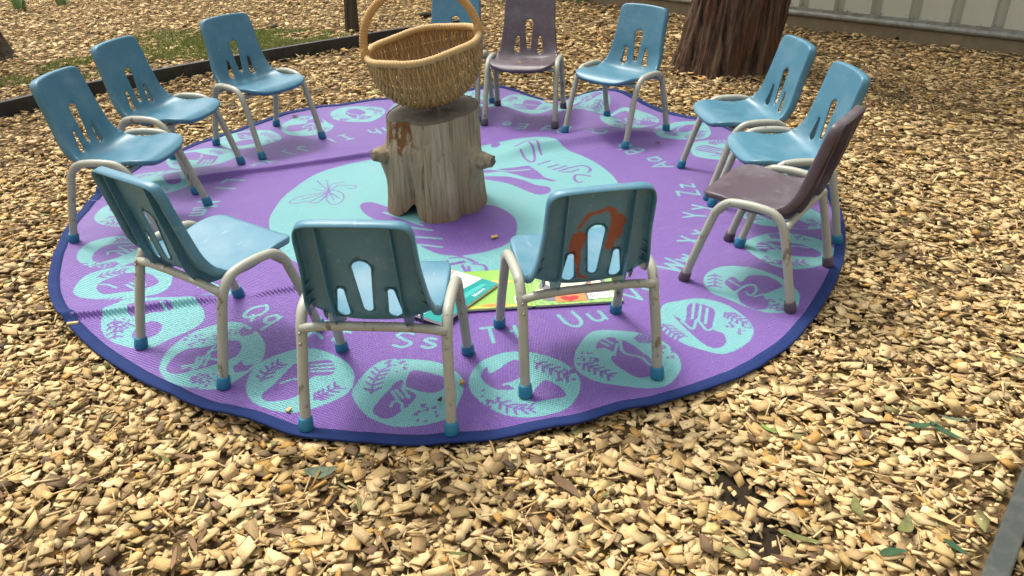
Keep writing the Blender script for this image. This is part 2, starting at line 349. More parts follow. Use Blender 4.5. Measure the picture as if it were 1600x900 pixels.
# ------------------------------------------------------------------ metal clad wall at the back right
M_clad = mat('pale_painted_steel_cladding', (0.50, 0.50, 0.40), 0.5); t = NT(M_clad); o_ = t.obj()
gz_ = t.n('SeparateXYZ', {0: t.n('NewGeometry').outputs['Position']}).outputs['Z']
low = t.n('MapRange', {'Value': gz_, 'From Min': 0.13, 'From Max': 0.165, 'To Min': 1.0, 'To Max': 0.0}).outputs[0]
pos = t.n('NewGeometry').outputs['Position']
dirt = t.math('MULTIPLY', t.ramp(t.noise(pos, 24, 5, 0.7), [(0.56, 0), (0.64, 1)]), low)
c = t.mix(t.noise(t.scale(pos, (1, 1, 0.15)), 9, 4), (0.47, 0.475, 0.37), (0.56, 0.56, 0.45)); t.col(t.mix(dirt, c, (0.05, 0.04, 0.025)))
M_rail = mat('galvanised_rail', (0.30, 0.31, 0.28), 0.45, 0.5, 0.3); t = NT(M_rail); pos = t.n('NewGeometry').outputs['Position']
t.col(t.mix(t.ramp(t.noise(pos, 18, 5, 0.7), [(0.4, 0), (0.7, 1)]), (0.33, 0.34, 0.30), (0.20, 0.18, 0.13)))
M_conc = mat('old_concrete', (0.22, 0.18, 0.12), 0.9, 0.2); t = NT(M_conc); pos = t.n('NewGeometry').outputs['Position']
t.col(t.mix(t.noise(pos, 14, 6, 0.7), (0.15, 0.115, 0.07), (0.36, 0.29, 0.18))); t.bump(t.noise(pos, 80, 4), 0.5, 0.004)
wall = empty('metal_clad_wall', FP0, math.atan2(FD.y, FD.x)); tag(wall, 'pale ribbed metal wall with bottom rail behind the big tree', 'wall')
# local: x along wall, -y... the normal FN is local +-y
ny = 1.0 if (Matrix.Rotation(math.atan2(FD.y, FD.x), 3, 'Z') @ Vector((0, 1, 0))).dot(FN) > 0 else -1.0
per = 0.262; prof = [(0, 0.0), (0.178, 0.0), (0.183, 0.004), (0.193, -0.045), (0.247, -0.045), (0.257, 0.004), (per, 0.0)]
V = []; F = []
for zz in (0.115, 1.95):
    for (a, b) in prof: V.append((a, ny * b, zz))
for (a, b) in prof: V.append((a, ny * (b - 0.003), 0.115))
m_ = len(prof)
for i in range(m_ - 1): F.append((i, i + 1, m_ + i + 1, m_ + i) if ny < 0 else (i, m_ + i, m_ + i + 1, i + 1)); F.append((i, 2 * m_ + i, 2 * m_ + i + 1, i + 1))
pm = mesh('panel', V, F); pm.materials.append(M_clad)
for i in range(-14, 21):
    o = link('panel', pm, parent=wall, smooth=False); o.location = (i * per + 0.09, 0, 0)
V, F = box(-3.7, 5.6, min(ny * -0.10, ny * 0.012), max(ny * -0.10, ny * 0.012), -0.10, 0.070); bevel(link('plinth', mesh('plinth', V, F), M_conc, wall, False), 0.008)
V, F = tube([(-3.7, ny * 0.020, 0.094), (5.6, ny * 0.020, 0.094)], 0.021, 12); link('rail', mesh('rail', V, F), M_rail, wall)
V, F = box(-3.7, 5.6, min(ny * -0.02, ny * 0.010), max(ny * -0.02, ny * 0.010), 0.073, 0.135); link('flashing', mesh('flashing', V, F), M_rail, wall, False)
# ------------------------------------------------------------------ chairs
def shell_profile():
    p = catmull([(0.146, 0.286), (0.125, 0.297), (0.07, 0.296), (0.0, 0.284), (-0.07, 0.274), (-0.108, 0.272), (-0.136, 0.287), (-0.151, 0.322), (-0.165, 0.40), (-0.184, 0.475), (-0.200, 0.537), (-0.206, 0.562)], 10)
    s = np.concatenate([[0], np.cumsum(np.hypot(*np.diff(p, axis=0).T))]); return p, s
PR, PS = shell_profile(); S_END = PS[-1]
def shell_pt(x, s, dn=0.0):
    y_ = np.interp(s, PS, PR[:, 0]); z_ = np.interp(s, PS, PR[:, 1]); e = 0.006
    ty = np.interp(s + e, PS, PR[:, 0]) - np.interp(s - e, PS, PR[:, 0]); tz = np.interp(s + e, PS, PR[:, 1]) - np.interp(s - e, PS, PR[:, 1])
    if s < e or s > S_END - e:
        q = min(max(s, e), S_END - e); ty = np.interp(q + e, PS, PR[:, 0]) - np.interp(q - e, PS, PR[:, 0]); tz = np.interp(q + e, PS, PR[:, 1]) - np.interp(q - e, PS, PR[:, 1])
        if s < 0: y_ += -ty / math.hypot(ty, tz) * (-s) ; z_ += -tz / math.hypot(ty, tz) * (-s)
        if s > S_END: y_ += ty / math.hypot(ty, tz) * (s - S_END); z_ += tz / math.hypot(ty, tz) * (s - S_END)
    l = math.hypot(ty, tz); N_ = (tz / l, -ty / l)
    b = math.exp(-((s - 0.285) / 0.065) ** 2); w = abs(x) / 0.15
    k = (0.008 if s < 0.28 else 0.010) * w ** 2 + 0.026 * b * w ** 3
    k -= 0.006 * math.exp(-(s / 0.05) ** 2) * w ** 2
    return Vector((x, y_ + N_[0] * (k + dn), z_ + N_[1] * (k + dn)))
half = [(0, -0.004), (0.06, -0.002), (0.105, 0.006), (0.131, 0.022), (0.145, 0.052), (0.149, 0.11), (0.150, 0.19), (0.148, 0.25), (0.142, 0.30), (0.132, 0.37), (0.124, 0.44), (0.1215, 0.50), (0.119, 0.540), (0.106, 0.560), (0.06, 0.566), (0, 0.568)]
half = [(a, b * S_END / 0.568) for a, b in half]
def slot(cx0, cx1, s0, s1, w0, w1, n=9):
    L_ = []
    for i in range(n):
        a = math.pi + math.pi * i / (n - 1); L_.append((cx0 + w0 * math.cos(a), s0 + w0 + w0 * math.sin(a)))
    for i in range(n):
        a = math.pi * i / (n - 1); L_.append((cx1 + w1 * math.cos(a), s1 - w1 + w1 * math.sin(a)))
    return L_
SLOTS = [slot(0, 0, 0.322, 0.470, 0.0125, 0.0225), slot(-0.060, -0.057, 0.302, 0.388, 0.0165, 0.0092), slot(0.060, 0.057, 0.302, 0.388, 0.0165, 0.0092)]
def inpoly(pt, poly):
    x_, y_ = pt; c_ = False; j = len(poly) - 1
    for i in range(len(poly)):
        xi, yi = poly[i]; xj, yj = poly[j]
        if (yi > y_) != (yj > y_) and x_ < (xj - xi) * (y_ - yi) / (yj - yi) + xi: c_ = not c_
        j = i
    return c_
def make_shell(name, step=0.011, smear=False):
    hc = catmull(half, 5); out = [tuple(q) for q in hc[:-1]] + [tuple((-q[0], q[1])) for q in hc[::-1][:-1]]
    loops = [out] + SLOTS; pts = []; edges = []
    for lp in loops:
        b0 = len(pts); pts += lp; edges += [(b0 + i, b0 + (i + 1) % len(lp)) for i in range(len(lp))]
    for i in range(-14, 15):
        for j in range(1, int(S_END / step) + 1):
            q = (i * 0.0108 + (0.005 if j % 2 else 0), j * step)
            if inpoly(q, out) and all(min((q[0] - e[0]) ** 2 + (q[1] - e[1]) ** 2 for e in lp) > 0.0055 ** 2 for lp in loops) and not any(inpoly(q, s_) for s_ in SLOTS): pts.append(q)
    r_ = delaunay_2d_cdt([Vector(q) for q in pts], edges, [], 0, 1e-6)
    vv, ff = r_[0], r_[2]; F = []
    for f_ in ff:
        c_ = (sum(vv[i].x for i in f_) / len(f_), sum(vv[i].y for i in f_) / len(f_))
        if inpoly(c_, out) and not any(inpoly(c_, s_) for s_ in SLOTS): F.append(tuple(f_))
    V = [shell_pt(q.x, q.y) for q in vv]; P2 = [(q.x, q.y, 0.0) for q in vv]
    # orient faces towards the sitter
    a, b, c_ = (vv[i] for i in F[0]); ccw = (b.x - a.x) * (c_.y - a.y) - (b.y - a.y) * (c_.x - a.x) > 0
    n0 = (V[F[0][1]] - V[F[0][0]]).cross(V[F[0][2]] - V[F[0][0]])
    ref = shell_pt(*vv[F[0][0]], 0.01) - V[F[0][0]]
    if n0.dot(ref) < 0: F = [f_[::-1] for f_ in F]
    def ringband(lp, prof, outward):
        ids = [min(range(len(vv)), key=lambda i: (vv[i].x - q[0]) ** 2 + (vv[i].y - q[1]) ** 2) for q in lp]; m = len(lp)
        prev = ids
        for (d, dn) in prof:
            cur = []
            for i, q in enumerate(lp):
                a_ = lp[i - 1]; b_ = lp[(i + 1) % m]; tx, ty = b_[0] - a_[0], b_[1] - a_[1]; l_ = math.hypot(tx, ty) or 1; nx, ny_ = ty / l_, -tx / l_
                if not outward: nx, ny_ = nx, ny_
                fl = dn
                if outward:
                    s_ = q[1]; f1 = min(max((s_ - 0.20) / 0.10, 0), 1); fl = dn * (0.62 + 0.38 * f1)
                    
                xx, ss = q[0] + nx * d, q[1] + ny_ * d
                V.append(shell_pt(xx, ss, fl)); P2.append((xx, ss, fl)); cur.append(len(V) - 1)
            for i in range(m):
                j = (i + 1) % m; F.append((prev[i], cur[i], cur[j], prev[j]))
            prev = cur
    ringband(out, [(0.0035, -0.0006), (0.0065, -0.0032), (0.0078, -0.0075), (0.0080, -0.014), (0.0076, -0.030)], True)
    for s_ in SLOTS: ringband(s_, [(-0.0012, -0.0012), (-0.0014, -0.0045)], False)
    me = mesh(name, V, F); bm = bmesh.new(); bm.from_mesh(me); bmesh.ops.recalc_face_normals(bm, faces=bm.faces)
    # keep the sitter side as the outside
    bm.faces.ensure_lookup_table(); cen = min(bm.faces, key=lambda q: (q.calc_center_median() - shell_pt(0, 0.12)).length)
    if cen.normal.z < 0: bmesh.ops.reverse_faces(bm, faces=bm.faces)
    bm.to_mesh(me); bm.free()
    if smear:
        strokes = [([(-0.036, 0.482), (-0.020, 0.503), (0.004, 0.507), (0.024, 0.517), (0.034, 0.500)], 0.0042), ([(0.034, 0.505), (0.050, 0.470)], 0.0065), ([(0.050, 0.475), (0.047, 0.435)], 0.0145), ([(0.042, 0.43), (0.036, 0.40)], 0.0095), ([(-0.040, 0.435), (-0.046, 0.405)], 0.0135), ([(-0.046, 0.40), (-0.044, 0.365)], 0.0085), ([(-0.040, 0.39), (-0.037, 0.35), (-0.034, 0.315), (-0.012, 0.306)], 0.0038), ([(-0.036, 0.482), (-0.044, 0.462)], 0.004)]
        a = np.zeros(len(V))
        for i, (px, ps, dn) in enumerate(P2):
            if ps < 0.2: continue
            for st_, w_ in strokes:
                st_ = [(-q[0] * -1, q[1]) for q in st_]
                for (ax_, ay_), (bx_, by_) in zip(st_[:-1], st_[1:]):
                    dx_, dy_ = bx_ - ax_, by_ - ay_; tt = min(max(((px - ax_) * dx_ + (ps - ay_) * dy_) / (dx_ * dx_ + dy_ * dy_), 0), 1)
                    d_ = math.hypot(px - ax_ - dx_ * tt, ps - ay_ - dy_ * tt); a[i] = max(a[i], min(max(1.0 - 0.5 * d_ / (w_ * 1.35), 0), 1))
        fattr(me, 'smear', a)
    return me
def plate(poly3a, poly3b):
    """ruled strip between two rails with thickness in x"""
    V = []; F = []; m = len(poly3a); h = 0.0014
    for a, b in zip(poly3a, poly3b): V += [a + Vector((-h, 0, 0)), b + Vector((-h, 0, 0)), b + Vector((h, 0, 0)), a + Vector((h, 0, 0))]
    for i in range(m - 1):
        for q in range(4): F.append((4 * i + q, 4 * i + 4 + q, 4 * i + 4 + (q + 1) % 4, 4 * i + (q + 1) % 4))
    F += [(0, 1, 2, 3), tuple(4 * (m - 1) + q for q in (3, 2, 1, 0))]
    return V, F
ME = {}
ME['shell'] = make_shell('shell'); ME['shell_smear'] = make_shell('shell_smear', 0.006, True)
for sx in (-1, 1):
    a, b = [], []
    for i in range(25):
        s_ = S_END - 0.006 - (S_END - 0.232) * i / 24; f_ = i / 24
        dep_ = 0.020 + 0.006 * min(f_ * 3, 1); xx = sx * (0.083 - 0.004 * (1 - f_))
        if i > 19: dep_ += 0.012 * (i - 19) / 5
        a.append(shell_pt(xx, s_, -0.002)); b.append(shell_pt(xx, s_, -dep_))
    a.append(a[-1] + Vector((0, 0.012, -0.002))); b.append(a[-1] + Vector((0, 0.002, -0.022)))
    ME['rib', sx] = mesh('rib', *plate(a, b))
    gs = []
    a = [shell_pt(sx * 0.113, 0.262 + 0.055 * i / 5, -0.002) for i in range(6)]; b = [shell_pt(sx * 0.113, 0.262 + 0.055 * i / 5, -0.002 - 0.020 * (1 - i / 5)) for i in range(6)]; gs.append(mesh('gusset', *plate(a, b)))
    for sv in (0.335, 0.365, 0.395):
        q0 = shell_pt(sx * 0.1365, sv, -0.003); q1 = shell_pt(sx * 0.1185, sv + 0.012, -0.003); q2 = shell_pt(sx * 0.138, sv - 0.004, -0.020)
        hz = Vector((0, 0, 0.0012)); gs.append(mesh('gusset', [q0 + hz, q1 + hz, q2 + hz, q0 - hz, q1 - hz, q2 - hz], [(0, 1, 2), (5, 4, 3), (0, 3, 4, 1), (1, 4, 5, 2), (2, 5, 3, 0)]))
    ME['gusset', sx] = gs
    xt, xf = sx * 0.1725, sx * 0.178
    path = catmull([(xf, 0.152, 0.004), (xf - sx * 0.002, 0.118, 0.12), (xt, 0.088, 0.215), (xt, 0.070, 0.262), (xt, 0.040, 0.291), (xt, 0.0, 0.299), (xt, -0.06, 0.299), (xt, -0.105, 0.289), (xt, -0.132, 0.258), (xt, -0.146, 0.215), (xf - sx * 0.002, -0.170, 0.12), (xf, -0.196, 0.004)], 6)
    ME['leg', sx] = mesh('leg_frame', *tube(path, 0.0132, 14))
def bar(y_, z_, sag=0.0, r=0.0105):
    pts = [(-0.1725 + 0.345 * i / 12, y_, z_ + sag * (abs(i - 6) / 6) ** 4) for i in range(13)]; return mesh('crossbar', *tube(pts, r, 12))
ME['bar_r'] = bar(-0.141, 0.2645, -0.010, 0.0112); ME['bar_f'] = bar(0.062, 0.268, -0.006)
ME['cap'] = mesh('foot_cap', *lathe([(0.0165, 0.0), (0.0185, 0.003), (0.0180, 0.02), (0.0172, 0.030), (0.0158, 0.034), (0.0139, 0.034)], 18))
ME['cap_m'] = ME['cap'].copy()
ME['bolt'] = mesh('bolt', *lathe([(0.0042, 0.0), (0.0042, 0.0012), (0.0030, 0.0026), (0.0012, 0.0031)], 10)); ME['bolt'].materials.append(mat('zinc_bolt', (0.35, 0.34, 0.30), 0.4, 0.5, 0.7))
ME['shell_mauve'] = ME['shell'].copy()
for k_, m_ in (('shell', M_blue), ('shell_smear', M_blue_smear), ('shell_mauve', M_mauve), ('cap', M_capb), ('cap_m', M_capm), ('bar_r', M_steel), ('bar_f', M_steel)): ME[k_].materials.append(m_)
for sx in (-1, 1): ME['leg', sx].materials.append(M_steel)
MEM = {}
for sx in (-1, 1):
    for key, lst in ((('rib', sx), [ME['rib', sx]]), (('gusset', sx), ME['gusset', sx])):
        MEM[key] = []
        for q in lst:
            qm = q.copy(); q.materials.append(M_blue); qm.materials.append(M_mauve); MEM[key].append((q, qm))
FEET = [(sx * 0.178, yy) for sx in (-1, 1) for yy in (0.153, -0.197)]
def make_chair(loc, yaw, mauve, smear, label, group):
    o = empty('child_chair', (loc[0], loc[1], RUG_Z), R(yaw)); tag(o, label, 'chair', group)
    sh = link('seat_shell', ME['shell_smear' if smear else ('shell_mauve' if mauve else 'shell')], parent=o)
    sm = sh.modifiers.new('thickness', 'SOLIDIFY'); sm.thickness = 0.0034; sm.offset = -1
    if smear: sh['label'] = 'seat shell smeared with red brown paint'
    for sx in (-1, 1):
        link('rib', MEM['rib', sx][0][mauve], parent=sh, smooth=False)
        for q in MEM['gusset', sx]: link('gusset', q[mauve], parent=sh, smooth=False)
        link('leg_frame', ME['leg', sx], parent=o)
    link('crossbar', ME['bar_r'], parent=o); link('crossbar', ME['bar_f'], parent=o)
    for sx in (-1, 1):
        for bz, by in ((0.246, -0.1505), (0.222, -0.1585)):
            b_ = link('bolt', ME['bolt'], parent=o); b_.location = (sx * 0.1725, by, bz); b_.rotation_euler = (R(90), 0, 0)
    for fx, fy in FEET:
        c_ = link('foot_cap', ME['cap_m' if mauve else 'cap'], parent=o); c_.location = (fx, fy, 0.0)
        c_.rotation_euler = (0.25 if fy > 0 else -0.22, 0, 0)
    return o
RUG_Z = 0.007
CHAIRS = [
 ((-1.371, 2.772), -95.6, 0, 0, 'blue chair nearest the left edge, facing right, in front of another blue chair'),
 ((-1.394, 3.263), -104.0, 0, 0, 'blue chair at the left, second from the black edging, between two blue chairs'),
 ((-1.137, 3.689), -127.3, 0, 0, 'blue chair at the back left closest to the black edging and the thin trunk'),
 ((-0.800, 1.967), -33.9, 0, 0, 'blue chair at the front left, back turned, seat pointing to the stump'),
 ((-0.314, 1.710), -4.2, 0, 0, 'blue chair nearest the camera, clean back turned to the viewer'),
 ((0.166, 1.873), 11.4, 0, 1, 'blue chair with red brown paint smeared on its turned back'),
 ((0.783, 2.303), 53.1, 1, 0, 'mauve chair on the right, seen from its side'),
 ((0.937, 2.670), 92.3, 0, 0, 'blue chair on the right directly behind the mauve one'),
 ((0.908, 3.096), 95.9, 0, 0, 'blue chair on the right just in front of the big tree trunk'),
 ((0.504, 3.752), 137.3, 0, 0, 'blue chair at the back left of the big tree, facing the stump'),
 ((0.078, 4.013), 169.4, 1, 0, 'mauve chair at the back facing the camera beside the basket'),
 ((-0.306, 4.133), 168.3, 0, 0, 'blue chair mostly hidden behind the wicker basket'),
]
for loc_, yaw_, mv, smr, lab in CHAIRS: make_chair(loc_, yaw_, mv, smr, lab, 'child chairs in a ring on the rug')
FEETW = []
for loc_, yaw_, *_r in CHAIRS:
    c_, s_ = math.cos(R(yaw_)), math.sin(R(yaw_))
    for fx, fy in FEET: FEETW.append((loc_[0] + c_ * fx - s_ * fy, loc_[1] + s_ * fx + c_ * fy))
